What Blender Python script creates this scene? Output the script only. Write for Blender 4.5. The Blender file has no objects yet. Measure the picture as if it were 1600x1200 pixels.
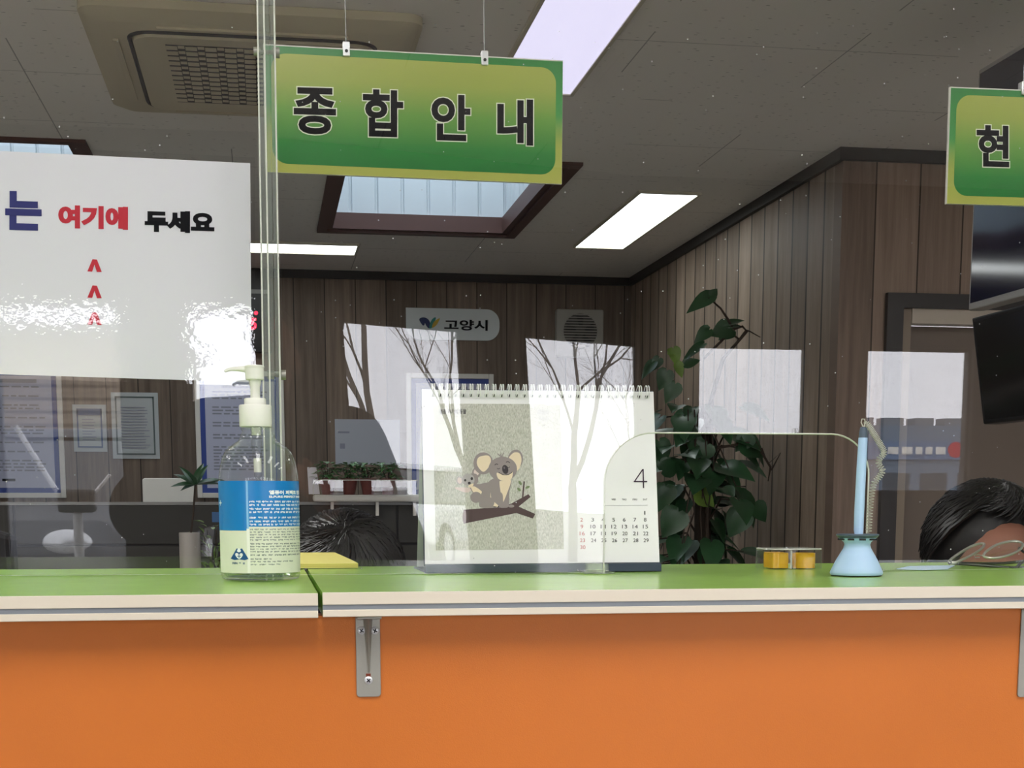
import bpy, bmesh, math, random
from mathutils import Vector, Matrix, Quaternion
import numpy as np
rnd = random.Random(7)
PI = math.pi
S = bpy.context.scene
COL = S.collection

# ---------------------------------------------------------------- camera
F, CX, CY = 2300., 800., 1115.          # focal length and principal point, in pixels of the 1600 x 1200 frame
ZC = 1.128                              # lens height
PSI, TH = math.radians(9.38), math.atan(330 / 2300.)
W_ = Vector((math.sin(PSI) * math.cos(TH), math.cos(PSI) * math.cos(TH), -math.sin(TH)))
R_ = Vector((math.cos(PSI), -math.sin(PSI), 0))
U_ = R_.cross(W_)
cam_d = bpy.data.cameras.new('camera')
cam = bpy.data.objects.new('camera', cam_d)
COL.objects.link(cam)
m = Matrix((R_, U_, -W_)).transposed().to_4x4()
m.translation = (0, 0, ZC)
cam.matrix_world = m
cam_d.sensor_width = 36
cam_d.lens = F / 1600 * 36
cam_d.shift_x = 0
cam_d.shift_y = (CY - 600) / 1600
cam_d.clip_start = 0.02
S.camera = cam

# ---------------------------------------------------------------- sky, exposure
world = bpy.data.worlds.new('overcast_sky')
S.world = world
world.use_nodes = True
bg = world.node_tree.nodes['Background']
bg.inputs[0].default_value = (0.93, 0.935, 1.0, 1)
bg.inputs[1].default_value = 10.0
S.view_settings.view_transform = 'Standard'
S.view_settings.look = 'None'
S.view_settings.exposure = 0.0
S.view_settings.gamma = 1.0
S.view_settings.use_curve_mapping = False
S.cycles.transparent_max_bounces = 40
S.cycles.max_bounces = 14
S.cycles.sample_clamp_indirect = 12

CEIL = 2.43
WY = -2.8                                # plane of the window wall behind the photographer
WIN = [(.303 + .735 * k, .303 + .735 * k + .478) for k in range(-5, 7)]
WZ0, WZ1 = .10, 1.775
for a, b in WIN:                         # daylight portals standing in the window openings
    ld = bpy.data.lights.new('window_daylight', 'AREA')
    ld.shape = 'RECTANGLE'; ld.size = b - a; ld.size_y = WZ1 - WZ0
    ld.cycles.is_portal = True
    lo = bpy.data.objects.new('window_daylight', ld); COL.objects.link(lo)
    lo.location = ((a + b) / 2, WY - .05, (WZ0 + WZ1) / 2); lo.rotation_euler = (PI / 2, 0, 0)

# ---------------------------------------------------------------- helpers
def ray(x, y):
    return W_ + R_ * ((x - CX) / F) - U_ * ((y - CY) / F)
def PY(x, y, Y):
    d = ray(x, y); return d * (Y / d.y) + Vector((0, 0, ZC))
def PZ(x, y, Z):
    d = ray(x, y); return d * ((Z - ZC) / d.z) + Vector((0, 0, ZC))
def ppm(Y, x=800):
    return abs(1 / (PY(x + 1, 785, Y).x - PY(x, 785, Y).x))

class Plane:
    """a flat face of a real thing; hit() gives the point of it seen at a place of the photograph"""
    def __init__(s, p, n):
        s.p = Vector(p); s.n = Vector(n).normalized()
    def hit(s, x, y, off=0.):
        d = ray(x, y); o = Vector((0, 0, ZC)); p = s.p + s.n * off
        return o + d * ((p - o).dot(s.n) / d.dot(s.n))
class Cyl:
    def __init__(s, x, y, r): s.x, s.y, s.r = x, y, r
    def hit(s, px, py, off=0.):
        d = ray(px, py); r = s.r + off
        a = d.x ** 2 + d.y ** 2; b = -2 * (d.x * s.x + d.y * s.y); c = s.x ** 2 + s.y ** 2 - r * r
        D = max(b * b - 4 * a * c, 0); t = (-b - math.sqrt(D)) / (2 * a)
        return d * t + Vector((0, 0, ZC))

class MB:
    def __init__(s): s.v = []; s.f = []
    def add(s, vs, fs):
        n = len(s.v); s.v += [Vector(v) for v in vs]; s.f += [tuple(i + n for i in f) for f in fs]; return s
    def box(s, a, b, M=None):
        x0, y0, z0 = a; x1, y1, z1 = b
        vs = [Vector(p) for p in ((x0, y0, z0), (x1, y0, z0), (x1, y1, z0), (x0, y1, z0), (x0, y0, z1), (x1, y0, z1), (x1, y1, z1), (x0, y1, z1))]
        if M: vs = [M @ v for v in vs]
        return s.add(vs, [(3, 2, 1, 0), (4, 5, 6, 7), (0, 1, 5, 4), (1, 2, 6, 5), (2, 3, 7, 6), (3, 0, 4, 7)])
    def lathe(s, prof, cx, cy, n=48, caps=True):
        vs = []; fs = []
        for r, z in prof:
            for k in range(n):
                a = 2 * PI * k / n; vs.append((cx + r * math.cos(a), cy + r * math.sin(a), z))
        for i in range(len(prof) - 1):
            for k in range(n):
                k2 = (k + 1) % n; fs.append((i * n + k, i * n + k2, (i + 1) * n + k2, (i + 1) * n + k))
        if caps:
            fs.append(tuple(range(n - 1, -1, -1))); fs.append(tuple((len(prof) - 1) * n + k for k in range(n)))
        return s.add(vs, fs)
    def tube(s, pts, r, n=8, closed=False):
        pts = [Vector(p) for p in pts]; N = len(pts); rs = r if isinstance(r, (list, tuple)) else [r] * N
        vs = []; fs = []; ref = None
        for i, p in enumerate(pts):
            if closed: t = pts[(i + 1) % N] - pts[i - 1]
            else: t = pts[min(i + 1, N - 1)] - pts[max(i - 1, 0)]
            t = t.normalized() if t.length > 1e-9 else Vector((0, 0, 1))
            if ref is None:
                ref = t.orthogonal().normalized()
            ref = (ref - t * ref.dot(t)); ref = ref.normalized() if ref.length > 1e-6 else t.orthogonal().normalized()
            bi = t.cross(ref)
            for k in range(n):
                a = 2 * PI * k / n; vs.append(p + (ref * math.cos(a) + bi * math.sin(a)) * rs[i])
        for i in range(N if closed else N - 1):
            j = (i + 1) % N
            for k in range(n):
                k2 = (k + 1) % n; fs.append((i * n + k, i * n + k2, j * n + k2, j * n + k))
        if not closed:
            fs.append(tuple(range(n - 1, -1, -1))); fs.append(tuple((N - 1) * n + k for k in range(n)))
        return s.add(vs, fs)
    def cyl(s, a, b, r, n=24):
        return s.tube([a, b], r, n)
    def ell(s, c, r, M=None, nu=20, nv=12):
        vs = []; fs = []
        c = Vector(c)
        for i in range(nv + 1):
            t = PI * i / nv
            for k in range(nu):
                a = 2 * PI * k / nu
                p = Vector((r[0] * math.sin(t) * math.cos(a), r[1] * math.sin(t) * math.sin(a), r[2] * math.cos(t)))
                vs.append(c + (M @ p if M else p))
        for i in range(nv):
            for k in range(nu):
                k2 = (k + 1) % nu; fs.append((i * nu + k, (i + 1) * nu + k, (i + 1) * nu + k2, i * nu + k2))
        return s.add(vs, fs)
    def prism(s, poly, f0, f1):
        """poly: 2D points; f0, f1: functions giving the 3D point of each end"""
        n = len(poly); vs = [f0(*p) for p in poly] + [f1(*p) for p in poly]
        fs = [tuple(range(n - 1, -1, -1)), tuple(range(n, 2 * n))] + [(k, (k + 1) % n, n + (k + 1) % n, n + k) for k in range(n)]
        return s.add(vs, fs)
    def face(s, pts):
        return s.add(pts, [tuple(range(len(pts)))])
    def build(s, name, mat, parent=None, smooth=False, bevel=0, seg=2, fix=True, weld=0):
        root = Vector((0, 0, 0)); q = parent
        while q is not None: root = root + q.location; q = q.parent
        me = bpy.data.meshes.new(name)
        me.from_pydata([v - root for v in s.v], [], s.f); me.update()
        if fix or weld:
            bm = bmesh.new(); bm.from_mesh(me)
            if weld: bmesh.ops.remove_doubles(bm, verts=bm.verts, dist=weld)
            if fix: bmesh.ops.recalc_face_normals(bm, faces=bm.faces)
            bm.to_mesh(me); bm.free()
        if smooth:
            for p in me.polygons: p.use_smooth = True
            me.set_sharp_from_angle(angle=math.radians(40))
        o = bpy.data.objects.new(name, me); COL.objects.link(o)
        if mat: me.materials.append(mat)
        if parent: o.parent = parent
        if bevel:
            b = o.modifiers.new('bevel', 'BEVEL'); b.width = bevel; b.segments = seg; b.limit_method = 'ANGLE'
        return o

def tag(o, label, cat, group=None):
    o['label'] = label; o['category'] = cat
    if group: o['group'] = group
    return o
def thing(name, loc, label, cat, group=None):
    o = bpy.data.objects.new(name, None); COL.objects.link(o); o.location = loc; o.empty_display_size = .05
    return tag(o, label, cat, group)
def struct(o): o['kind'] = 'structure'; return o
def dup(root, loc, label=None):
    c = root.copy(); COL.objects.link(c); c.location = loc
    if label: c['label'] = label
    for ch in list(root.children):
        d = ch.copy(); COL.objects.link(d); d.parent = c
        for g in list(ch.children):
            e = g.copy(); COL.objects.link(e); e.parent = d
    return c

def lin(c):
    return tuple((v / 255 / 12.92 if v / 255 <= .04045 else ((v / 255 + .055) / 1.055) ** 2.4) for v in c)
def mat(name, col, rough=.5, metal=0., spec=.5, srgb=True, emit=None, estr=0, bump=0, bscale=100, vary=0, vscale=8, alpha=None):
    m = bpy.data.materials.new(name); m.use_nodes = True
    nt = m.node_tree; b = nt.nodes['Principled BSDF']
    c = lin(col) if srgb else col
    b.inputs['Base Color'].default_value = (*c, 1); b.inputs['Roughness'].default_value = rough
    b.inputs['Metallic'].default_value = metal; b.inputs['Specular IOR Level'].default_value = spec
    if emit: b.inputs['Emission Color'].default_value = (*emit, 1); b.inputs['Emission Strength'].default_value = estr
    g = nt.nodes.new('ShaderNodeNewGeometry')
    if bump:
        n = nt.nodes.new('ShaderNodeTexNoise'); n.inputs['Scale'].default_value = bscale; n.inputs['Detail'].default_value = 3
        nt.links.new(g.outputs['Position'], n.inputs['Vector'])
        bp = nt.nodes.new('ShaderNodeBump'); bp.inputs['Strength'].default_value = bump; bp.inputs['Distance'].default_value = .002
        nt.links.new(n.outputs['Fac'], bp.inputs['Height']); nt.links.new(bp.outputs['Normal'], b.inputs['Normal'])
    if vary:
        n = nt.nodes.new('ShaderNodeTexNoise'); n.inputs['Scale'].default_value = vscale; n.inputs['Detail'].default_value = 4
        nt.links.new(g.outputs['Position'], n.inputs['Vector'])
        r = nt.nodes.new('ShaderNodeValToRGB')
        r.color_ramp.elements[0].position = .3; r.color_ramp.elements[1].position = .7
        r.color_ramp.elements[0].color = (*[v * (1 - vary) for v in c], 1); r.color_ramp.elements[1].color = (*[min(v * (1 + vary), 1) for v in c], 1)
        nt.links.new(n.outputs['Fac'], r.inputs['Fac']); nt.links.new(r.outputs['Color'], b.inputs['Base Color'])
    return m
def nodes(m): return m.node_tree, m.node_tree.nodes, m.node_tree.links
def math_node(nt, op, a, b=None):
    n = nt.nodes.new('ShaderNodeMath'); n.operation = op
    for i, v in enumerate((a, b)):
        if v is None: continue
        if isinstance(v, (int, float)): n.inputs[i].default_value = v
        else: nt.links.new(v, n.inputs[i])
    return n.outputs[0]

def clear(name, ior=1.49, tint=(1, 1, 1), rough=0., dust=0., edge=0., haze=0.):
    """clear sheet plastic or glass: lets light straight through and mirrors what Fresnel's law says"""
    m = bpy.data.materials.new(name); m.use_nodes = True
    nt, N, L = nodes(m); N.clear()
    out = N.new('ShaderNodeOutputMaterial'); tr = N.new('ShaderNodeBsdfTransparent'); gl = N.new('ShaderNodeBsdfGlossy')
    tr.inputs['Color'].default_value = (*tint, 1); gl.inputs['Roughness'].default_value = rough
    fr = N.new('ShaderNodeFresnel'); gb = N.new('ShaderNodeNewGeometry')
    L.new(math_node(nt, 'POWER', ior, math_node(nt, 'SUBTRACT', 1.0, math_node(nt, 'MULTIPLY', gb.outputs['Backfacing'], 2.0))), fr.inputs['IOR'])
    mx = N.new('ShaderNodeMixShader'); L.new(fr.outputs[0], mx.inputs[0]); L.new(tr.outputs[0], mx.inputs[1]); L.new(gl.outputs[0], mx.inputs[2])
    last = mx.outputs[0]
    if edge:
        lw = N.new('ShaderNodeLayerWeight'); lw.inputs['Blend'].default_value = .25
        f = math_node(nt, 'MULTIPLY', math_node(nt, 'POWER', lw.outputs['Facing'], 3.0), edge)
        df = N.new('ShaderNodeBsdfPrincipled'); df.inputs['Base Color'].default_value = (.55, .58, .55, 1); df.inputs['Roughness'].default_value = .15
        m2 = N.new('ShaderNodeMixShader'); L.new(f, m2.inputs[0]); L.new(last, m2.inputs[1]); L.new(df.outputs[0], m2.inputs[2]); last = m2.outputs[0]
    if haze:
        df = N.new('ShaderNodeBsdfPrincipled'); df.inputs['Base Color'].default_value = (.58, .60, .58, 1); df.inputs['Roughness'].default_value = .2
        m2 = N.new('ShaderNodeMixShader'); m2.inputs[0].default_value = haze; L.new(last, m2.inputs[1]); L.new(df.outputs[0], m2.inputs[2]); last = m2.outputs[0]
    if dust:
        g = N.new('ShaderNodeNewGeometry'); vo = N.new('ShaderNodeTexVoronoi'); vo.inputs['Scale'].default_value = 130
        L.new(g.outputs['Position'], vo.inputs['Vector'])
        sep = N.new('ShaderNodeSeparateColor'); L.new(vo.outputs['Color'], sep.inputs[0])
        a = math_node(nt, 'LESS_THAN', vo.outputs['Distance'], .09)
        b = math_node(nt, 'GREATER_THAN', sep.outputs[0], .93)
        f = math_node(nt, 'MULTIPLY', math_node(nt, 'MULTIPLY', a, b), dust)
        df = N.new('ShaderNodeBsdfDiffuse'); df.inputs['Color'].default_value = (.8, .8, .8, 1)
        m2 = N.new('ShaderNodeMixShader'); L.new(f, m2.inputs[0]); L.new(last, m2.inputs[1]); L.new(df.outputs[0], m2.inputs[2]); last = m2.outputs[0]
    L.new(last, out.inputs[0])
    return m

def wood(name, axis, dark, light, pitch=.175, groove=.006, fine=22.):
    m = mat(name, (120, 100, 80), .55, spec=.3); nt, N, L = nodes(m); b = N['Principled BSDF']
    g = N.new('ShaderNodeNewGeometry'); sp = N.new('ShaderNodeSeparateXYZ'); L.new(g.outputs['Position'], sp.inputs[0])
    c = sp.outputs[axis]
    q = math_node(nt, 'DIVIDE', c, pitch); fl = math_node(nt, 'FLOOR', q); fr = math_node(nt, 'FRACT', q)
    wn = N.new('ShaderNodeTexWhiteNoise'); wn.noise_dimensions = '1D'; L.new(fl, wn.inputs['W'])
    cb = N.new('ShaderNodeCombineXYZ')
    L.new(math_node(nt, 'MULTIPLY', c, fine), cb.inputs[0]); L.new(math_node(nt, 'MULTIPLY', sp.outputs[2], 1.1), cb.inputs[2]); L.new(math_node(nt, 'MULTIPLY', wn.outputs[0], 40), cb.inputs[1])
    no = N.new('ShaderNodeTexNoise'); no.inputs['Scale'].default_value = 1.6; no.inputs['Detail'].default_value = 6; no.inputs['Roughness'].default_value = .65
    L.new(cb.outputs[0], no.inputs['Vector'])
    rp = N.new('ShaderNodeValToRGB'); rp.color_ramp.elements[0].position = .3; rp.color_ramp.elements[1].position = .72
    rp.color_ramp.elements[0].color = (*dark, 1); rp.color_ramp.elements[1].color = (*light, 1)
    L.new(no.outputs['Fac'], rp.inputs['Fac'])
    v = math_node(nt, 'ADD', math_node(nt, 'MULTIPLY', wn.outputs[0], .45), .75)
    gr = math_node(nt, 'GREATER_THAN', fr, groove / pitch)
    v2 = math_node(nt, 'MULTIPLY', v, math_node(nt, 'ADD', math_node(nt, 'MULTIPLY', gr, .8), .2))
    mul = N.new('ShaderNodeVectorMath'); mul.operation = 'SCALE'; L.new(rp.outputs['Color'], mul.inputs[0]); L.new(v2, mul.inputs['Scale'])
    L.new(mul.outputs[0], b.inputs['Base Color'])
    return m
def ramp_mat(name, axis, stops, rough=.35):
    """printed colour blend along a world axis"""
    m = mat(name, (128, 128, 128), rough); nt, N, L = nodes(m); b = N['Principled BSDF']
    g = N.new('ShaderNodeNewGeometry'); sp = N.new('ShaderNodeSeparateXYZ'); L.new(g.outputs['Position'], sp.inputs[0])
    a0, a1 = stops[0][0], stops[-1][0]
    mr = N.new('ShaderNodeMapRange'); mr.inputs['From Min'].default_value = a0; mr.inputs['From Max'].default_value = a1; L.new(sp.outputs[axis], mr.inputs[0])
    rp = N.new('ShaderNodeValToRGB'); e = rp.color_ramp.elements
    while len(e) < len(stops): e.new(.5)
    for k, (z, c) in enumerate(stops): e[k].position = (z - a0) / (a1 - a0); e[k].color = (*lin(c), 1)
    L.new(mr.outputs[0], rp.inputs[0]); L.new(rp.outputs[0], b.inputs['Base Color'])
    return m

_tc = {}
def glyphs(s, bold=0.):
    if (s, bold) in _tc: return _tc[s, bold]
    c = bpy.data.curves.new('t', 'FONT'); c.body = s; c.size = 1; c.bevel_depth = max(bold, 0.); c.bevel_resolution = 1; c.resolution_u = 4
    o = bpy.data.objects.new('t', c); COL.objects.link(o)
    dg = bpy.context.evaluated_depsgraph_get(); me = bpy.data.meshes.new_from_object(o.evaluated_get(dg))
    zs = .0001 / max(bold, 1e-6) if bold > 0 else 0.
    V = [(v.co.x, v.co.y, v.co.z * zs) for v in me.vertices]; Fa = [tuple(p.vertices) for p in me.polygons]
    bpy.data.objects.remove(o); bpy.data.curves.remove(c); bpy.data.meshes.remove(me)
    _tc[s, bold] = (V, Fa); return V, Fa
def put_text(mb, s, rect, surf, bold=0., off=.0004, slope=0., grow=0.):
    """lettering printed on a face: rect is where the word shows in the photograph; grow fattens it by an outline"""
    V, Fa = glyphs(s, bold); V2, F2 = glyphs(s, bold + grow) if grow else (V, Fa)
    xs = [v[0] for v in V]; ys = [v[1] for v in V]; x0, x1, y0, y1 = min(xs), max(xs), min(ys), max(ys)
    X0, Y0, X1, Y1 = rect
    P = []
    for x, y, dz in V2:
        u = (x - x0) / (x1 - x0); w = (y - y0) / (y1 - y0); px = X0 + u * (X1 - X0)
        P.append(surf.hit(px, Y1 - w * (Y1 - Y0) + slope * (px - X0), off + dz))
    mb.add(P, F2)
def shape(mb, pts, surf, off=.0003):
    mb.face([surf.hit(x, y, off) for x, y in pts])
def oval(cx, cy, rx, ry, rot=0, n=28):
    c, s = math.cos(math.radians(rot)), math.sin(math.radians(rot)); out = []
    for k in range(n):
        a = 2 * PI * k / n; x, y = rx * math.cos(a), ry * math.sin(a); out.append((cx + x * c - y * s, cy + x * s + y * c))
    return out
def rrect(x0, y0, x1, y1, r, n=8, corners=(1, 1, 1, 1)):
    out = []
    for i, (cx, cy, a0) in enumerate(((x1 - r, y1 - r, 0), (x0 + r, y1 - r, 90), (x0 + r, y0 + r, 180), (x1 - r, y0 + r, 270))):
        if not corners[i]:
            out.append((x1 if i in (0, 3) else x0, y1 if i < 2 else y0)); continue
        for k in range(n + 1):
            a = math.radians(a0 + 90 * k / n); out.append((cx + r * math.cos(a), cy + r * math.sin(a)))
    return out
def smooth_pts(pts, n=6, closed=False):
    """Catmull-Rom through the points"""
    out = []; N = len(pts); rng = range(N if closed else N - 1)
    for i in rng:
        g = (lambda k: pts[k % N]) if closed else (lambda k: pts[min(max(k, 0), N - 1)])
        p0, p1, p2, p3 = [np.array(g(i + d), float) for d in (-1, 0, 1, 2)]
        for k in range(n):
            t = k / n
            out.append(tuple(.5 * (2 * p1 + (p2 - p0) * t + (2 * p0 - 5 * p1 + 4 * p2 - p3) * t * t + (3 * p1 - p0 - 3 * p2 + p3) * t ** 3)))
    if not closed: out.append(tuple(np.array(pts[-1], float)))
    return out

# ---------------------------------------------------------------- materials
M = {}
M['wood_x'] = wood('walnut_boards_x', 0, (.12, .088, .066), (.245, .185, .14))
M['wood_face_lit'] = wood('walnut_boards_recess_lit', 0, (.21, .148, .11), (.36, .265, .205))  # same walnut, made paler in place of light falling on the door wall
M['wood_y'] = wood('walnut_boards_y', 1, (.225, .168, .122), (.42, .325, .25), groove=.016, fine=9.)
M['black_trim'] = mat('black_trim', (28, 27, 27), .5)
M['dark_frame'] = mat('dark_frame', (52, 48, 47), .5)
M['floor'] = mat('grey_floor', (120, 116, 110), .35, vary=.1)
M['plaster'] = mat('grey_plaster', (175, 172, 168), .8)
M['green'] = mat('green_laminate', (158, 202, 92), .22, vary=.03, vscale=30)
M['cream'] = mat('cream_edging', (226, 216, 196), .4)
M['stripe'] = mat('grey_stripe', (128, 134, 140), .4)
M['orange'] = mat('orange_laminate', (210, 117, 40), .42, spec=.35, bump=.12, bscale=900, vary=.05, vscale=4)
M['steel'] = mat('brushed_steel', (158, 156, 146), .42, metal=.45, bump=.05, bscale=400)
M['chrome'] = mat('bright_screw', (224, 226, 228), .3, metal=.5)
M['dark'] = mat('dark_recess', (22, 22, 24), .6)
M['acrylic'] = clear('clear_acrylic', dust=.6)
M['acrylic_edge'] = mat('acrylic_edge', (214, 215, 206), .3)
M['acrylic_clip'] = clear('acrylic_clip', 1.5, (.93, .96, .86), edge=.9)
M['glass'] = clear('window_glass', 1.3)
M['white'] = mat('white_plastic', (235, 236, 230), .35)
M['paper'] = mat('white_paper', (222, 222, 228), .7)
M['laminate'] = clear('laminate_film', 1.45)
M['ink'] = mat('black_ink', (18, 19, 24), .8, spec=.15)
M['navy_ink'] = mat('navy_ink', (22, 30, 105), .5)
M['red_ink'] = mat('red_ink', (190, 22, 46), .5)
M['outline'] = mat('white_outline', (235, 240, 220), .5)
M['black'] = mat('black_plastic', (20, 20, 22), .35)
M['black_fabric'] = mat('black_fabric', (26, 26, 28), .85)
M['dark_panel'] = mat('charcoal_fabric', (66, 65, 62), .85, bump=.2, bscale=600)
M['grey_metal'] = mat('grey_metal', (130, 130, 128), .4, metal=.5)
M['wire'] = mat('steel_wire', (160, 160, 160), .4, metal=.6)
M['cream_white'] = mat('cream_plastic', (200, 195, 175), .5)
M['leaf'] = mat('dark_leaf', (46, 80, 50), .32, vary=.3, vscale=9)
M['leaf_light'] = mat('lime_leaf', (110, 140, 60), .4, vary=.25, vscale=14)
M['leaf_small'] = mat('small_leaf', (84, 128, 74), .4, vary=.3, vscale=40)
M['stem'] = mat('brown_stem', (58, 46, 36), .8)
M['terracotta'] = mat('brown_red_pot', (104, 46, 38), .5)
M['hair'] = mat('black_hair', (17, 15, 14), .45)
M['skin'] = mat('skin', (148, 100, 80), .55, vary=.04, vscale=20)
M['frame_white'] = mat('white_frame', (225, 222, 214), .4)
M['poster'] = mat('pale_blue_poster', (186, 190, 214), .45)
M['blue'] = mat('blue_border', (34, 66, 150), .45)
M['text_grey'] = mat('grey_print', (138, 141, 156), .6)

# ---------------------------------------------------------------- setting
def wallbox(name, a, b, m): return struct(MB().box(a, b).build(name, m))
XL, XR2, YB, YF = -3.6, 4.6, 8.68, 5.43
XRW = 2.145
wallbox('floor', (XL - .1, WY - .2, -.1), (XR2 + .1, YB + .1, 0), M['floor'])
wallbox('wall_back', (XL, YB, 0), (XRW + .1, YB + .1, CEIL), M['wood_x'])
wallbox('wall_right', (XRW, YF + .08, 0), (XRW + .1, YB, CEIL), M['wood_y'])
wallbox('wall_left', (XL - .1, WY, 0), (XL, YB + .1, CEIL), M['plaster'])
wallbox('wall_far_right', (XR2, WY, 0), (XR2 + .1, YF + .1, CEIL), M['plaster'])
# wall with the door, facing the counter
DX0, DX1, DZ = 2.394, 3.25, 1.856
w = MB(); w.box((XRW, YF, 0), (DX0, YF + .08, CEIL)); w.box((DX1, YF, 0), (XR2, YF + .08, CEIL)); w.box((DX0, YF, DZ), (DX1, YF + .08, CEIL))
struct(w.build('wall_recess', M['wood_face_lit']))
# ceiling with two skylight openings
mc = mat('ceiling_tile', (150, 148, 144), .85)
nt, N, L = nodes(mc); g = N.new('ShaderNodeNewGeometry')
mp = N.new('ShaderNodeMapping'); mp.inputs['Scale'].default_value = (26, 70, 1); L.new(g.outputs['Position'], mp.inputs[0])
vo = N.new('ShaderNodeTexVoronoi'); vo.inputs['Scale'].default_value = 1.0; L.new(mp.outputs[0], vo.inputs['Vector'])
se = N.new('ShaderNodeSeparateColor'); L.new(vo.outputs['Color'], se.inputs[0])
a = math_node(nt, 'MULTIPLY', math_node(nt, 'LESS_THAN', vo.outputs['Distance'], .16), math_node(nt, 'GREATER_THAN', se.outputs[0], .55))
sp = N.new('ShaderNodeSeparateXYZ'); L.new(g.outputs['Position'], sp.inputs[0])
jx = math_node(nt, 'LESS_THAN', math_node(nt, 'FRACT', math_node(nt, 'DIVIDE', math_node(nt, 'ADD', sp.outputs[0], 10.30), .6)), .007)
jy = math_node(nt, 'LESS_THAN', math_node(nt, 'FRACT', math_node(nt, 'DIVIDE', math_node(nt, 'ADD', sp.outputs[1], 10.1), .6)), .006)
nz = N.new('ShaderNodeTexNoise'); nz.inputs['Scale'].default_value = 1.7; L.new(g.outputs['Position'], nz.inputs['Vector'])
j = math_node(nt, 'MULTIPLY', math_node(nt, 'MAXIMUM', jx, jy), math_node(nt, 'GREATER_THAN', nz.outputs['Fac'], .5))
d = math_node(nt, 'SUBTRACT', 1.0, math_node(nt, 'MULTIPLY', math_node(nt, 'MAXIMUM', a, j), .5))
sc = N.new('ShaderNodeVectorMath'); sc.operation = 'SCALE'; sc.inputs[0].default_value = lin((238, 235, 228)); L.new(d, sc.inputs['Scale'])
L.new(sc.outputs[0], N['Principled BSDF'].inputs['Base Color'])
SK = [(.316, 1.195, 5.86, 7.39), (-1.56, -.662, 5.80, 7.36)]
xs = sorted({XL, XR2, *[v for s_ in SK for v in s_[:2]]}); ys = sorted({WY, YB, *[v for s_ in SK for v in s_[2:]]})
cb = MB()
for i in range(len(xs) - 1):
    for k in range(len(ys) - 1):
        cxm, cym = (xs[i] + xs[i + 1]) / 2, (ys[k] + ys[k + 1]) / 2
        if any(s_[0] < cxm < s_[1] and s_[2] < cym < s_[3] for s_ in SK): continue
        cb.box((xs[i], ys[k], CEIL), (xs[i + 1], ys[k + 1], CEIL + .05))
struct(cb.build('ceiling', mc, fix=False))
# trims under the ceiling
t = MB().box((XL, YB - .02, CEIL - .045), (XRW - .002, YB, CEIL)); struct(t.build('trim_1', M['black_trim']))
t = MB().box((XRW - .02, YF - .02, CEIL - .045), (XRW, YB - .02, CEIL)); struct(t.build('trim_2', M['black_trim']))
t = MB().box((XRW, YF - .02, CEIL - .045), (XR2, YF, CEIL)); struct(t.build('trim_3', M['black_trim']))
# window wall behind the photographer
w = MB(); xs = [XL] + [v for ab in WIN for v in ab if XL < v < XR2] + [XR2]
for k in range(0, len(xs), 2): w.box((xs[k], WY - .1, WZ0), (xs[k + 1], WY, WZ1))
w.box((XL, WY - .1, WZ1), (XR2, WY, CEIL)); w.box((XL, WY - .1, 0), (XR2, WY, WZ0))
struct(w.build('wall_front', mat('dark_window_wall', (70, 66, 62), .7)))
for k, (a, b) in enumerate(WIN):
    if not (XL < a and b < XR2): continue
    fr = MB(); fw = .012
    fr.box((a, WY - .07, WZ0), (a + fw, WY - .03, WZ1)); fr.box((b - fw, WY - .07, WZ0), (b, WY - .03, WZ1))
    fr.box((a + fw, WY - .07, WZ1 - fw), (b - fw, WY - .03, WZ1)); fr.box((a + fw, WY - .07, WZ0), (b - fw, WY - .03, WZ0 + fw))
    o = struct(fr.build('window_%d' % (k + 1), M['black_trim']))
    MB().box((a + fw, WY - .053, WZ0 + fw), (b - fw, WY - .047, WZ1 - fw)).build('pane', M['glass'], o)
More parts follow.
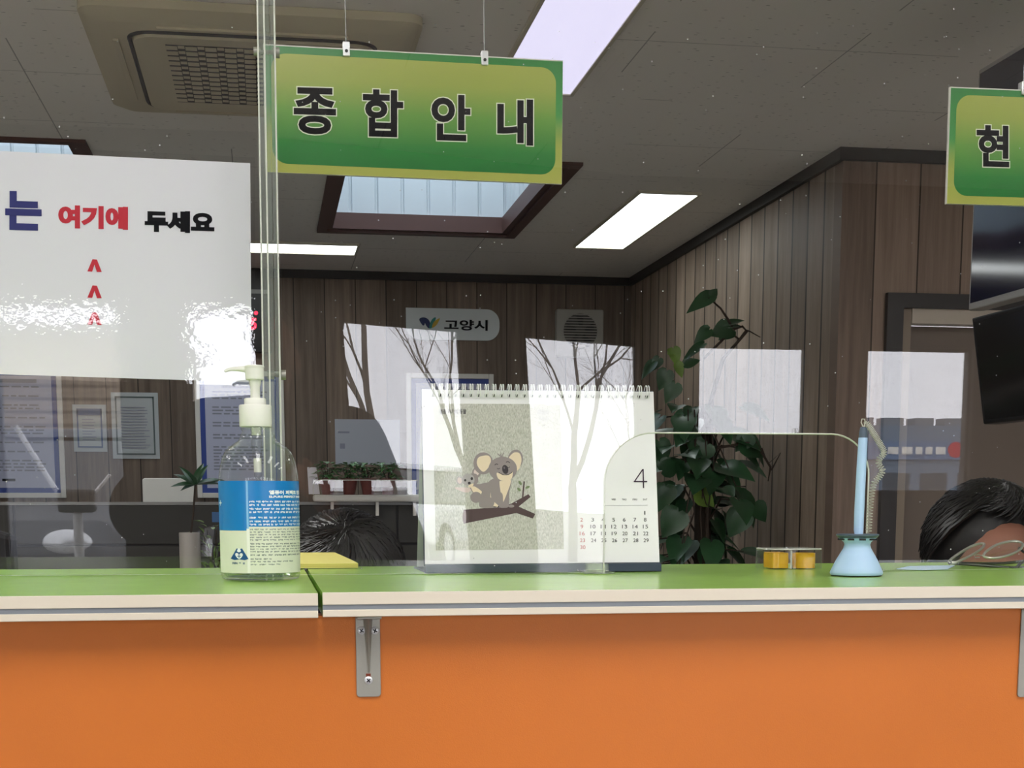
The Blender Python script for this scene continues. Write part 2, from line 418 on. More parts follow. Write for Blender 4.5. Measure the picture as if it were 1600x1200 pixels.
# skylights
corr = mat('white_corrugated_panel', (205, 214, 220), .5)
for k, (a, b, c, d_) in enumerate(SK):
    s_ = MB(); lip = .028; H = .075
    s_.box((a, c, CEIL), (b, c + lip, CEIL + H)); s_.box((a, d_ - lip, CEIL), (b, d_, CEIL + H))
    s_.box((a, c + lip, CEIL), (a + lip, d_ - lip, CEIL + H)); s_.box((b - lip, c + lip, CEIL), (b, d_ - lip, CEIL + H))
    # flat dark rim under the ceiling
    r_ = .045
    s_.box((a - r_, c - r_, CEIL - .012), (b + r_, c, CEIL)); s_.box((a - r_, d_, CEIL - .012), (b + r_, d_ + r_, CEIL))
    s_.box((a - r_, c, CEIL - .012), (a, d_, CEIL)); s_.box((b, c, CEIL - .012), (b + r_, d_, CEIL))
    o = struct(s_.build('trim_%d' % (4 + k), mat('dark_brown_frame', (88, 60, 54), .5)))
    # light well: ribbed white panels, daylight from the roof above
    top = CEIL + 1.1; wl = MB()
    def ribs(p0, p1, nrm):
        p0, p1, nrm = Vector(p0), Vector(p1), Vector(nrm); n = int((p1 - p0).length / .11); pts = []
        for q in range(n):
            for f, dd in ((0, 0), (.86, 0), (.9, .012), (.97, .012)): pts.append(p0.lerp(p1, (q + f) / n) + nrm * dd)
        pts.append(p1)
        z0, z1 = Vector((0, 0, CEIL + H)), Vector((0, 0, top))
        for i in range(len(pts) - 1): wl.face([pts[i] + z0, pts[i + 1] + z0, pts[i + 1] + z1, pts[i] + z1])
    ribs((a, d_, 0), (b, d_, 0), (0, 1, 0)); ribs((b, c, 0), (b, d_, 0), (1, 0, 0)); ribs((a, c, 0), (a, d_, 0), (-1, 0, 0)); ribs((a, c, 0), (b, c, 0), (0, -1, 0))
    wl.box((a - .05, c - .05, top), (b + .05, d_ + .05, top + .02))
    struct(wl.build('wall_skylight' if k == 0 else 'wall_skylight_left', corr, fix=False))
    ld = bpy.data.lights.new('skylight_daylight', 'AREA'); ld.shape = 'RECTANGLE'; ld.size = b - a - .1; ld.size_y = d_ - c - .1; ld.energy = 16; ld.color = (.88, .95, 1)
    lo = bpy.data.objects.new('skylight_daylight', ld); COL.objects.link(lo); lo.location = ((a + b) / 2, (c + d_) / 2, top - .02)
# door
d = MB(); fw = .065
d.box((DX0 - fw, YF - .025, 0), (DX0, YF + .08, DZ + .055)); d.box((DX1, YF - .025, 0), (DX1 + fw, YF + .08, DZ + .055)); d.box((DX0, YF - .025, DZ), (DX1, YF + .08, DZ + .055))
do = struct(d.build('door_1', M['dark_frame']))
b = MB(); b.box((DX0, YF - .005, 0), (DX0 + .04, YF + .08, DZ)); b.box((DX1 - .04, YF - .005, 0), (DX1, YF + .08, DZ)); b.build('jamb', mat('tan_jamb', (150, 134, 116), .5), do)
b = MB(); b.box((DX0 + .04, YF - .012, DZ - .055), (DX1 - .04, YF + .08, DZ)); b.build('head_jamb', mat('pale_head_jamb', (196, 184, 168), .5), do)
b = MB(); b.box((DX0 + .04, YF + .055, .005), (DX1 - .04, YF + .08, DZ - .058)); b.build('door_leaf', mat('brown_door_leaf', (120, 106, 94), .5), do)

# ---------------------------------------------------------------- ceiling lights
def ceiling_light(x0, x1, y0, y1, col, st, label):
    t = thing('ceiling_light', ((x0 + x1) / 2, (y0 + y1) / 2, CEIL), label, 'light', 'flat ceiling lights')
    b = MB(); e = .012
    b.box((x0 - e, y0 - e, CEIL - .012), (x0, y1 + e, CEIL)); b.box((x1, y0 - e, CEIL - .012), (x1 + e, y1 + e, CEIL)); b.box((x0, y0 - e, CEIL - .012), (x1, y0, CEIL)); b.box((x0, y1, CEIL - .012), (x1, y1 + e, CEIL))
    b.build('light_frame', M['cream_white'], t)
    MB().box((x0, y0, CEIL - .008), (x1, y1, CEIL - .001)).build('diffuser', mat('lit_diffuser', (240, 240, 240), .5, emit=col, estr=st), t)
ceiling_light(.744, .99, 3.5, 4.85, (.78, .75, 1.0), .95, 'lavender-white flat ceiling light behind the top right corner of the long green sign')
ceiling_light(1.59, 1.84, 6.29, 7.64, (.93, 1.0, 1.0), 5, 'bright white ceiling light nearest the wood-panelled right wall')
ceiling_light(-.82, .487, 7.78, 8.06, (.95, 1.0, 1.0), 5, 'bright thin-looking ceiling light by the back wall, left of the skylight')
for x in (-2.4, -1.2, 0., 1.2, 2.4, 3.6):  # unseen lamps added to brighten the counter from above
    ceiling_light(x - .15, x + .15, -.35, .70, (1, .98, .96), 14, 'added unseen ceiling light above the waiting side, brightening the counter')
for x in (-2.6, -1.3):  # unseen lamps added to lift the office ceiling and walls
    ceiling_light(x - .15, x + .15, 2.3, 3.5, (1, .99, .97), 34, 'added unseen ceiling light above the staff side, brightening the office')
ceiling_light(2.8, 3.1, 2.5, 3.8, (1, .99, .97), 12, 'added unseen ceiling light at the far right, brightening the door wall')  # unseen lamp added to brighten the wood walls at the right

# ---------------------------------------------------------------- air conditioner
AX0, AX1, AY0, AY1 = -.46, .45, 4.17, 5.19
ac = thing('air_conditioner', ((AX0 + AX1) / 2, (AY0 + AY1) / 2, CEIL), 'square cream ceiling air conditioner with a slotted intake grille', 'air conditioner')
mac = mat('warm_grey_plastic', (196, 187, 160), .5)
b = MB(); z0, z1 = CEIL - .045, CEIL - .001
o_, i_ = rrect(AX0, AY0, AX1, AY1, .05), rrect(AX0 + .045, AY0 + .045, AX1 - .045, AY1 - .045, .04); n = len(o_)
b.add([(x, y, z1) for x, y in o_] + [(x, y, z0 + .022) for x, y in o_] + [(x, y, z0) for x, y in i_], [(k, (k + 1) % n, n + (k + 1) % n, n + k) for k in range(n)] + [(n + k, n + (k + 1) % n, 2 * n + (k + 1) % n, 2 * n + k) for k in range(n)] + [tuple(2 * n + k for k in range(n))])
b.build('housing', mac, ac, smooth=True)
q = rrect(AX0 + .13, AY0 + .13, AX1 - .13, AY1 - .13, .06)
b = MB(); b.prism(q, lambda x, y: Vector((x, y, z0)), lambda x, y: Vector((x, y, z0 - .012))); b.build('intake_panel', mac, ac)
b = MB(); pts = [Vector((x, y, z0 - .001)) for x, y in rrect(AX0 + .12, AY0 + .12, AX1 - .12, AY1 - .12, .065)]
b.tube(pts, .006, 6, closed=True); b.build('air_slot', M['dark'], ac)
for (xa, ya, xb, yb) in ((AX0 + .2, AY0 + .075, AX1 - .2, AY0 + .09), (AX0 + .2, AY1 - .09, AX1 - .2, AY1 - .075), (AX0 + .075, AY0 + .2, AX0 + .09, AY1 - .2), (AX1 - .09, AY0 + .2, AX1 - .075, AY1 - .2)):
    b = MB(); b.box((xa, ya, z0 - .006), (xb, yb, z0)); b.build('louvre', mac, ac)
GX0, GX1, GY0, GY1 = -.245, .235, 4.36, 4.95
MB().box((GX0, GY0, z0 - .0135), (GX1, GY1, z0 - .012)).build('grille_shadow', mat('grille_gap', (34, 31, 26), .8), ac)
b = MB()
ny = 12; nx = 9
for k in range(ny):
    y = GY0 + (k + .15) * (GY1 - GY0) / ny; h = (GY1 - GY0) / ny
    for i in range(nx):
        xa = GX0 + i * (GX1 - GX0) / nx; wx = (GX1 - GX0) / nx
        b.box((xa, y, z0 - .0150), (xa + wx * .58, y + h * .62, z0 - .0136)); b.box((xa + wx * .62, y - h * .1, z0 - .0146), (xa + wx * .96, y + h * .36, z0 - .0136))
b.build('grille', mac, ac)

# ---------------------------------------------------------------- counter
YC0, YC1, ZT = 1.297, 1.825, 1.05
def worktop(x0, x1, label, dz=0):
    t = thing('worktop', ((x0 + x1) / 2, YC0, ZT), label, 'counter top', 'green counter tops')
    z = ZT + dz; th = .0215
    MB().box((x0, YC0 + .0035, z - th), (x1, YC1, z)).build('board', M['green'], t)
    b = MB(); b.box((x0, YC0, z - .0108), (x1, YC0 + .0035, z)); b.build('edging', M['cream'], t, bevel=.0006)
    b = MB(); b.box((x0, YC0, z - th), (x1, YC0 + .0035, z - .0152)); b.build('edging', M['cream'], t, bevel=.0006)
    b = MB(); b.box((x0, YC0 + .0012, z - .0152), (x1, YC0 + .0035, z - .0108)); b.build('stripe', M['stripe'], t)
worktop(-1.6, .0425, 'glossy lime green counter top left of the seam, under the pump bottle', -.0006)
worktop(.0465, 2.4, 'glossy lime green counter top right of the seam, under the calendar and pen stand')
YP = YC0 + .03
b = MB(); b.box((-1.6, YP, 0), (2.4, YP + .03, ZT - .0225)); o = b.build('reception_counter', M['orange'])
tag(o, 'flat orange counter front panel below the green counter tops', 'counter front')
# brackets
def bracket(px0, label, grp='shelf brackets'):
    pl = Plane((0, YP, 0), (0, -1, 0)); k = 40
    t = thing('shelf_bracket', pl.hit(px0 + 20, 1020), label, 'bracket', grp)
    A = pl.hit(px0, 950); B = pl.hit(px0 + k, 1088); x0, x1, zb, zt = A.x, B.x, B.z, ZT - .0222
    b = MB(); q = rrect(x0, zb, x1, zt, .003, 5, (0, 0, 1, 1))
    b.prism(q, lambda x, z: Vector((x, YP - .0001, z)), lambda x, z: Vector((x, YP - .0022, z)))
    b.box((x0, YC0 + .008, zt - .0022), (x1, YP - .0022, zt))
    b.build('bracket_plate', M['steel'], t, bevel=.0005)
    xc = (x0 + x1) / 2; b = MB(); top = zt - .003; bot = pl.hit(575, 1050).z
    b.add([(xc - .0042, YP - .0022, top), (xc + .0042, YP - .0022, top), (xc, YP - .013, top), (xc - .0012, YP - .0022, bot), (xc + .0012, YP - .0022, bot), (xc, YP - .0028, bot)], [(0, 1, 2), (5, 4, 3), (0, 2, 5, 3), (2, 1, 4, 5), (1, 0, 3, 4)])
    b.build('rib', M['steel'], t)
    for dx, y, rr in ((-10.5, 985, 6.3), (10.5, 985, 6.3), (0.5, 1062.5, 6.3)):
        c = pl.hit(px0 + 20 + dx, y); r = rr / ppm(YP); b = MB()
        b.lathe([(r, 0), (r, .0006), (r * .7, .0015), (r * .2, .0018)], 0, 0, 24)
        s = MB(); s.add([(c.x + v.x, YP - .0022 - v.z, c.z + v.y) for v in b.v], b.f); so = s.build('screw', M['chrome'], t, smooth=True)
        x = MB(); ang = rnd.uniform(.3, 1.2)
        for q in (0, PI / 2):
            mt = Matrix.Translation((c.x, YP - .0041, c.z)) @ Matrix.Rotation(ang + q, 4, 'Y'); x.box((-r * .55, -.0002, -r * .14), (r * .55, .0003, r * .14), mt)
        x.build('cross_slot', M['dark'], so)
    a, c = pl.hit(px0 + 16.5, 1052), pl.hit(px0 + 24, 1058)
    MB().box((a.x, YP - .0026, c.z), (c.x, YP - .0021, a.z)).build('slot', mat('red_brown_slot', (120, 50, 24), .6), t)  # slot drawn as a thin red-brown strip on the plate
    return t
bracket(555, 'steel bracket with three screws under the counter near its seam')
bracket(1595, 'steel bracket cut off by the right edge of the photograph')

# ---------------------------------------------------------------- clear acrylic screens
YS = 1.60
X1b, Z1b = .40, 1.315
def bow(x, z):
    s = min(x - X1b, 0)
    return .026 * s * (z - Z1b)
def sheet(cols, z1, fy, th, name, parent, nz=22):
    """a clear sheet with a slight natural bow fy(x, z); cols: (x, z of its lower edge) from left to right, two entries where the edge jumps"""
    mb = MB()
    for back in (0, 1):
        for (xa, za), (xb, zb) in zip(cols[:-1], cols[1:]):
            if xb - xa < 1e-6: continue
            vs = [];
            for k in range(nz + 1):
                u = k / nz
                for x, z0 in ((xa, za), (xb, zb)): z = z0 + (z1 - z0) * u; vs.append((x, fy(x, z) + th * back, z))
            fs = [(2 * k, 2 * k + 1, 2 * k + 3, 2 * k + 2) for k in range(nz)]
            mb.add(vs, [tuple(reversed(f)) for f in fs] if back else fs)
    o = mb.build(name, M['acrylic'], parent, fix=False, weld=1e-5)
    for p in o.data.polygons: p.use_smooth = True
    line = [(x, z) for x, z in cols] + [(cols[-1][0], z1), (cols[0][0], z1)]; n = len(line); r = MB()
    r.add([(x, fy(x, z), z) for x, z in line] + [(x, fy(x, z) + th, z) for x, z in line], [(k, (k + 1) % n, n + (k + 1) % n, n + k) for k in range(n)])
    r.build('cut_edge', M['acrylic_edge'], parent)
    return o
pt = PY(424, 785, YS).x + .0; XPOST = .0100
hxl, hxr, hzt = PY(945, 760, YS).x, PY(1358, 760, YS).x, PY(1150, 677, YS).z
r1, r2 = .055, .046
ZS = ZT + .001
def lins(a, b, n): return [a + (b - a) * k / n for k in range(n + 1)]
cols = [(x, ZS) for x in lins(.0205, hxl, 16)] + [(hxl, hzt - r1)]
cols += [(hxl + r1 - r1 * math.cos(k * PI / 20), hzt - r1 + r1 * math.sin(k * PI / 20)) for k in range(1, 11)]
cols += [(hxr - r2 + r2 * math.sin(k * PI / 20), hzt - r2 + r2 * math.cos(k * PI / 20)) for k in range(11)]
cols += [(x, ZS) for x in lins(hxr, 1.9, 12)]
sc1 = thing('acrylic_screen', (.9, YS, ZT), 'clear acrylic screen with a round-cornered hand opening, in front of the calendar', 'screen')
sheet(cols, 1.80, lambda x, z: YS + bow(x, z), .004, 'sheet', sc1)
def leftplane(x, z): return 1.632 - .0158 * x - .013 * (z - ZT)
b = MB(); hp = [(x, z) for x, z in cols if hxl - 1e-6 <= x <= hxr + 1e-6]; hp = [(hxl, ZS)] + [p for p in hp if p[1] > ZS + .01] + [(hxr, ZS)]
b.tube([(x, YS + bow(x, z) + .002, z) for x, z in hp], .0009, 8); b.build('opening_edge', M['acrylic_edge'], sc1, smooth=True)
sc2 = thing('acrylic_screen', (-.6, 1.64, ZT), 'clear acrylic screen carrying the laminated notice, left of the post', 'screen')
sheet([(x, ZS) for x in lins(-1.5, -.001, 6)], 1.80, leftplane, .004, 'sheet', sc2)
# the clear post where the screens meet
po = thing('acrylic_post', (XPOST, 1.60, ZT), 'clear acrylic post with metal bolts between the two counter screens', 'post')
def postx(px_top, px_bot, z): # slight lean of the post
    a, b_ = PY(px_top, 0, 1.59).x, PY(px_bot, 600, 1.59).x; za, zb = PY(415, 0, 1.59).z, PY(415, 600, 1.59).z
    return b_ + (a - b_) * (z - zb) / (za - zb)
mpost = clear('acrylic_post', 1.49, (.86, .90, .86), rough=.06, edge=.95, haze=.16)
for pa, pb, nm in ((402.5, 411.5, 'bar'), (412.5, 420, 'bar'), (421, 428.5, 'bar')):
    b = MB(); zs = (ZT + .001, 1.80)
    vs = []
    for z in zs:
        xa, xb = postx(pa, pa + 9.5, z), postx(pb, pb + 9.5, z)
        vs += [(xa, 1.580, z), (xb, 1.580, z), (xb, 1.596, z), (xa, 1.596, z)]
    b.add(vs, [(3, 2, 1, 0), (4, 5, 6, 7), (0, 1, 5, 4), (1, 2, 6, 5), (2, 3, 7, 6), (3, 0, 4, 7)])
    b.build(nm, mpost, po, bevel=.0012)
for pa in (402.0, 412, 428):
    b = MB(); xa0, xb0 = postx(pa, pa + 9.5, ZT + .001), postx(pa, pa + 9.5, 1.80)
    b.tube([(xa0, 1.579, ZT + .001), (xb0, 1.579, 1.80)], .0009, 6); b.build('cut_edge', M['acrylic_edge'], po)
for y in (76, 584):
    z = PY(415, y, 1.588).z; xl, xr = (PY(396, y, 1.588).x, PY(437, y, 1.588).x) if y < 300 else (PY(418, y, 1.588).x, PY(447, y, 1.588).x)
    b = MB(); b.cyl((xl, 1.600, z), (xl + .007, 1.600, z), .0045); b.cyl((xr - .007, 1.600, z), (xr, 1.600, z), .0052); b.cyl((xl, 1.600, z), (xr, 1.600, z), .0022, 12); b.build('bolt', M['steel'], po, smooth=True)
# little clips under the screen
for x0, x1, lab in ((905, 955, 'clear acrylic foot clip at the calendar side of the hand opening'), (1367, 1402, 'clear acrylic foot clip right of the pen stand')):
    a, c = PZ(x0, 896, ZT), PZ(x1, 896, ZT); t = thing('screen_clip', ((a.x + c.x) / 2, YS, ZT), lab, 'clip', 'acrylic foot clips')
    MB().box((a.x, YS - .022, ZT + .0005), (c.x, YS + .022, ZT + .003)).build('base', M['acrylic_clip'], t, bevel=.0006)
    b = MB(); e = .008; b.box((a.x + e, YS - .0065, ZT + .003), (c.x - .004, YS - .0015, ZT + .011)); b.box((a.x + e, YS + .0055, ZT + .003), (c.x - .004, YS + .0095, ZT + .011)); b.build('jaw', M['acrylic_clip'], t, bevel=.0006)

# ---------------------------------------------------------------- laminated notice on the left screen
n_ = Vector((-.0158, -1, -.013)).normalized()
NP = Plane((0, 1.632 + .013 * ZT * 0, ZT), n_)
nt_ = thing('notice', NP.hit(200, 420), 'laminated white notice with red arrows and Korean lettering on the left screen', 'notice')
PN = [(-60, 233), (391, 255), (393, 597), (-60, 583)]
b = MB(); b.add([NP.hit(x, y, .0012) for x, y in PN] + [NP.hit(x, y, .0004) for x, y in PN], [(0, 1, 2, 3), (7, 6, 5, 4), (0, 4, 5, 1), (1, 5, 6, 2), (2, 6, 7, 3), (3, 7, 4, 0)]); b.build('sheet', M['paper'], nt_)
film = clear('laminate_film', 1.75); nt, N, L = nodes(film); bp = N.new('ShaderNodeBump'); bp.inputs['Strength'].default_value = .03; bp.inputs['Distance'].default_value = .002
nn = N.new('ShaderNodeTexNoise'); nn.inputs['Scale'].default_value = 130; gg = N.new('ShaderNodeNewGeometry'); L.new(gg.outputs['Position'], nn.inputs['Vector']); L.new(nn.outputs['Fac'], bp.inputs['Height'])
for q in N:
    if q.type == 'BSDF_GLOSSY': L.new(bp.outputs[0], q.inputs['Normal'])
b = MB(); b.face([NP.hit(x, y, .0022) for x, y in ((-70, 224), (398, 246), (400, 603), (-70, 589))]); b.build('laminate', film, nt_)
sl = .045
for s_, rc, mm, bo in (('는', (8, 298, 65, 359), 'navy_ink', .05), ('여기에', (91, 320, 200, 356), 'red_ink', .06), ('두세요', (226, 328, 335, 362), 'ink', .06)):
    b = MB(); put_text(b, s_, rc, NP, bo, .0016, .03); b.build('lettering', M[mm], nt_, fix=False)
for y in (405, 446, 488):
    b = MB(); shape(b, [(136.5, y + 19), (144.5, y), (151.5, y + 0.5), (159, y + 20), (151.5, y + 20), (147.7, y + 8.5), (144, y + 19.5)], NP, .0016); b.build('arrow', M['red_ink'], nt_)

# ---------------------------------------------------------------- hanging signs
def hanging_sign(x0, x1, z0, z1, words, clips, label, roll):
    Y = 1.95
    t = thing('hanging_sign', ((x0 + x1) / 2, Y, (z0 + z1) / 2), label, 'sign', 'green hanging signs')
    Rm = Matrix.Translation(((x0 + x1) / 2, Y, (z0 + z1) / 2)) @ Matrix.Rotation(roll, 4, 'Y') @ Matrix.Translation((-(x0 + x1) / 2, -Y, -(z0 + z1) / 2))
    MB().box((x0, Y, z0), (x1, Y + .005, z1), Rm).build('board', M['frame_white'], t)
    e = .0008
    b = MB(); b.face([Rm @ Vector(p) for p in ((x0 + e, Y - .0003, z0 + e * .3), (x1 - e * .3, Y - .0003, z0 + e * .3), (x1 - e * .3, Y - .0003, z1 - .0015), (x0 + e, Y - .0003, z1 - .0015))])
    b.build('border_print', ramp_mat('sign_border', 2, [(z0, (176, 178, 82)), (z0 + (z1 - z0) * .3, (168, 178, 80)), (z0 + (z1 - z0) * .55, (60, 150, 70)), (z1, (36, 128, 54))], .3), t)
    b = MB(); b.face([Rm @ Vector((x, Y - .0006, z)) for x, z in rrect(x0 + .0095, z0 + .0108, x1 - .009, z1 - .0100, .019)])
    b.build('field_print', ramp_mat('sign_field', 2, [(z0 + .012, (22, 118, 44)), (z0 + (z1 - z0) * .24, (36, 130, 50)), (z0 + (z1 - z0) * .5, (104, 158, 60)), (z0 + (z1 - z0) * .74, (158, 172, 74)), (z1, (172, 178, 82))], .3), t)
    pl = Plane(Rm @ Vector((0, Y, 1.6)), (0, -1, 0))
    for s_, rc in words:
        b = MB(); put_text(b, s_, rc, pl, .030, .0009, .03, .022); b.build('letter_outline', M['outline'], t, fix=False)
        b = MB(); put_text(b, s_, rc, pl, .030, .0012, .03); b.build('letter', M['ink'], t, fix=False)
    for cx, cy in clips:
        c = pl.hit(cx, cy); b = MB()
        b.box((c.x - .0044, Y - .004, c.z - .009), (c.x + .0044, Y + .009, c.z + .0085)); co = b.build('clip', M['chrome'], t, bevel=.001)
        MB().cyl((c.x, Y - .0048, c.z - .003), (c.x, Y - .0040, c.z - .003), .002, 12).build('clip_hole', M['dark'], co)
        MB().cyl((c.x, Y + .002, c.z + .0085), (c.x - .004, Y + .002, CEIL), .0006, 6).build('wire', M['wire'], t)
hanging_sign(.0085, .388, 1.5375, 1.690, [('종', (459, 136, 525, 209)), ('합', (567, 139, 630, 213)), ('안', (674, 147, 735, 219)), ('내', (777, 154, 833, 226))],
             [(541, 77), (757, 91)], 'long green sign hung over the counter with four Korean letters', .005)
hanging_sign(.9185, 1.298, 1.530, 1.681, [('현', (1526, 195, 1577, 260))], [(1600, 138)], 'green hanging sign cut off at the right edge, showing one Korean letter', -.006)

# ---------------------------------------------------------------- things on the back wall
BW = Plane((0, YB, 0), (0, -1, 0))
# city plaque
t = thing('wall_plaque', BW.hit(708, 507), 'white wall plaque with a leaf emblem and Korean city name', 'plaque')
A, B = BW.hit(634, 481), BW.hit(780, 533); b = MB(); q = rrect(A.x, B.z, B.x, A.z, .075, 8, (1, 0, 1, 1))
b.prism(q, lambda x, z: Vector((x, YB - .012, z)), lambda x, z: Vector((x, YB, z))); b.build('plate', mat('plaque_white', (205, 212, 212), .35), t)
FP = Plane((0, YB - .012, 0), (0, -1, 0))
b = MB(); put_text(b, '고양시', (694, 499, 762, 516), FP, .03, .003, .015); b.build('lettering', M['ink'], t, fix=False)
b = MB(); shape(b, smooth_pts([(655, 499), (661, 496), (668, 498), (672, 504), (673, 511), (670, 513), (666, 509), (664, 505), (663, 508), (660, 508)], 4, True), FP, .003); b.build('emblem', mat('navy_leaf', (24, 44, 92), .5), t)
b = MB(); shape(b, smooth_pts([(671, 513), (672, 505), (676, 498), (681, 496), (679, 504), (676, 511)], 4, True), FP, .0035); b.build('emblem', mat('teal_leaf', (40, 130, 120), .5), t)
b = MB(); shape(b, smooth_pts([(675, 512), (678, 503), (687, 497), (685, 503), (681, 509)], 4, True), FP, .004); b.build('emblem', mat('ochre_leaf', (190, 160, 50), .5), t)
# ventilation fan
t = thing('ventilation_fan', BW.hit(903, 522), 'square grey ventilation fan high on the back wall', 'fan')
A, B = BW.hit(867, 484), BW.hit(940, 560); b = MB(); b.prism(rrect(A.x, B.z, B.x, A.z, .012), lambda x, z: Vector((x, YB - .05, z)), lambda x, z: Vector((x, YB, z))); b.build('housing', mat('fan_grey', (168, 165, 156), .5), t, bevel=.006)
c = BW.hit(904, 519); yy = YB - .051; b = MB(); b.add([(c.x + .1 * math.cos(a * PI / 16), yy, c.z + .1 * math.sin(a * PI / 16)) for a in range(32)], [tuple(range(32))]); b.build('intake', mat('fan_gap', (74, 72, 68), .7), t)
for a in range(5):
    b = MB(); an = a * 2 * PI / 5 + PI / 2; b.add([(c.x + r * math.cos(an + da), yy - .001, c.z + r * math.sin(an + da)) for r, da in ((.03, -.4), (.085, -.2), (.09, .25), (.03, .3))], [(0, 1, 2, 3)]); b.build('blade', M['dark'], t)
b = MB()
for k in range(-6, 7):
    z = c.z + k * .0155; hw = math.sqrt(max(.104 ** 2 - (k * .0155) ** 2, .001)); b.box((c.x - hw, yy - .008, z - .0030), (c.x + hw, yy - .003, z + .0030))
b.build('grille', mat('fan_grille', (160, 158, 150), .5), t)
b = MB(); cc = BW.hit(903, 543); b.box((cc.x - .035, YB - .0575, cc.z - .008), (cc.x + .035, YB - .05, cc.z + .012)); b.build('badge', M['frame_white'], t)
# framed posters
def poster(x0, y0, x1, y1, label, seed, extra=None):
    r = random.Random(seed); t = thing('framed_poster', BW.hit((x0 + x1) / 2, (y0 + y1) / 2), label, 'poster', 'framed posters on the back wall')
    A, B = BW.hit(x0, y0), BW.hit(x1, y1); f = .028
    b = MB(); b.box((A.x, YB - .02, B.z), (A.x + f, YB, A.z)); b.box((B.x - f, YB - .02, B.z), (B.x, YB, A.z)); b.box((A.x + f, YB - .02, A.z - f), (B.x - f, YB, A.z)); b.box((A.x + f, YB - .02, B.z), (B.x - f, YB, B.z + f)); b.build('frame', M['frame_white'], t, bevel=.003)
    MB().box((A.x + f, YB - .008, B.z + f), (B.x - f, YB - .001, A.z - f)).build('border', M['blue'], t)
    g = f + .028; MB().box((A.x + g, YB - .0095, B.z + g), (B.x - g, YB - .008, A.z - g)).build('print', M['poster'], t)
    b = MB(); z = A.z - g - .06; xa, xb = A.x + g + .04, B.x - g - .04
    while z > B.z + g + .09:
        x = xa
        while x < xb - .03:
            w_ = r.uniform(.02, .06); w_ = min(w_, xb - x); b.box((x, YB - .0102, z - .004), (x + w_, YB - .0096, z + .004)); x += w_ + .012
        z -= r.choice((.018, .018, .018, .05))
    b.build('small_print', M['text_grey'], t)
    b = MB(); xm = (A.x + B.x) / 2; b.box((xm - .1, YB - .0105, A.z - g - .038), (xm + .1, YB - .0096, A.z - g - .018)); b.build('heading', M['text_grey'], t)
    if extra: b = MB(); b.box((A.x + g + .03, YB - .0105, B.z + g + .03), (A.x + g + .055, YB - .0096, B.z + g + .055)); b.box((A.x + g + .07, YB - .0105, B.z + g + .036), (A.x + g + .14, YB - .0096, B.z + g + .05)); b.build('logo_print', M['ink'], t)
poster(-42, 570, 104, 778, 'white-framed blue poster cut off by the left edge of the photograph', 1, True)
poster(303, 579, 447, 778, 'white-framed blue poster on the back wall, behind the pump bottle', 2)
poster(634, 583, 771, 780, 'white-framed blue poster on the back wall, behind the calendar', 3)
def sheet_on_wall(x0, y0, x1, y1, label, c, heads, border, seed):
    r = random.Random(seed); t = thing('wall_notice', BW.hit((x0 + x1) / 2, (y0 + y1) / 2), label, 'notice', 'paper notices on the back wall')
    A, B = BW.hit(x0, y0), BW.hit(x1, y1); b = MB()
    n = 6; vs = []; fs = []
    for i in range(n + 1):
        for k in range(n + 1): vs.append((A.x + (B.x - A.x) * i / n, YB - .006 - r.uniform(0, .004), B.z + (A.z - B.z) * k / n))
    for i in range(n):
        for k in range(n): q = i * (n + 1) + k; fs.append((q, q + n + 1, q + n + 2, q + 1))
    b.add(vs, fs); b.box((A.x, YB - .004, B.z), (B.x, YB, A.z)); b.build('paper', c, t, smooth=True)
    b = MB(); e = .022; yy = YB - .0115
    for xa, za, xb, zb in ((A.x + e, B.z + e, A.x + e + .008, A.z - e), (B.x - e - .008, B.z + e, B.x - e, A.z - e), (A.x + e, A.z - e - .008 - (.03 if heads else 0), B.x - e, A.z - e), (A.x + e, B.z + e, B.x - e, B.z + e + .008)): b.box((xa, yy, za), (xb, yy + .0008, zb))
    b.build('border', border, t)
    b = MB(); z = A.z - .085
    while z > B.z + .05:
        b.box((A.x + .05, yy, z), (B.x - .05 - r.uniform(0, .03), yy + .0008, z + .005)); z -= .016
    b.build('small_print', M['text_grey'], t)
mlam = mat('laminated_paper', (170, 178, 180), .25)
sheet_on_wall(113, 632, 168, 706, 'small laminated sheet with a blue heading, left of the larger laminated sheet', mlam, True, mat('blue_grey_print', (80, 100, 135), .5), 4)
sheet_on_wall(173, 613, 250, 717, 'larger creased laminated sheet on the wood wall with a dark border line', mlam, False, mat('grey_green_print', (84, 98, 98), .5), 5)
t = thing('wall_notice', BW.hit(574, 692), 'plain white paper taped to the back wall above the small potted plants', 'notice', 'paper notices on the back wall')
A, B = BW.hit(523, 655), BW.hit(625, 726); MB().box((A.x, YB - .004, B.z), (B.x, YB, A.z)).build('paper', mat('bluish_paper', (176, 180, 190), .6), t)
a, c = BW.hit(531, 693), BW.hit(539, 701); b = MB(); b.box((a.x, YB - .0048, c.z), (c.x, YB - .004, a.z)); a, c = BW.hit(528, 674), BW.hit(546, 677); b.box((a.x, YB - .0048, c.z), (c.x, YB - .004, a.z)); b.build('small_print', M['text_grey'], t)
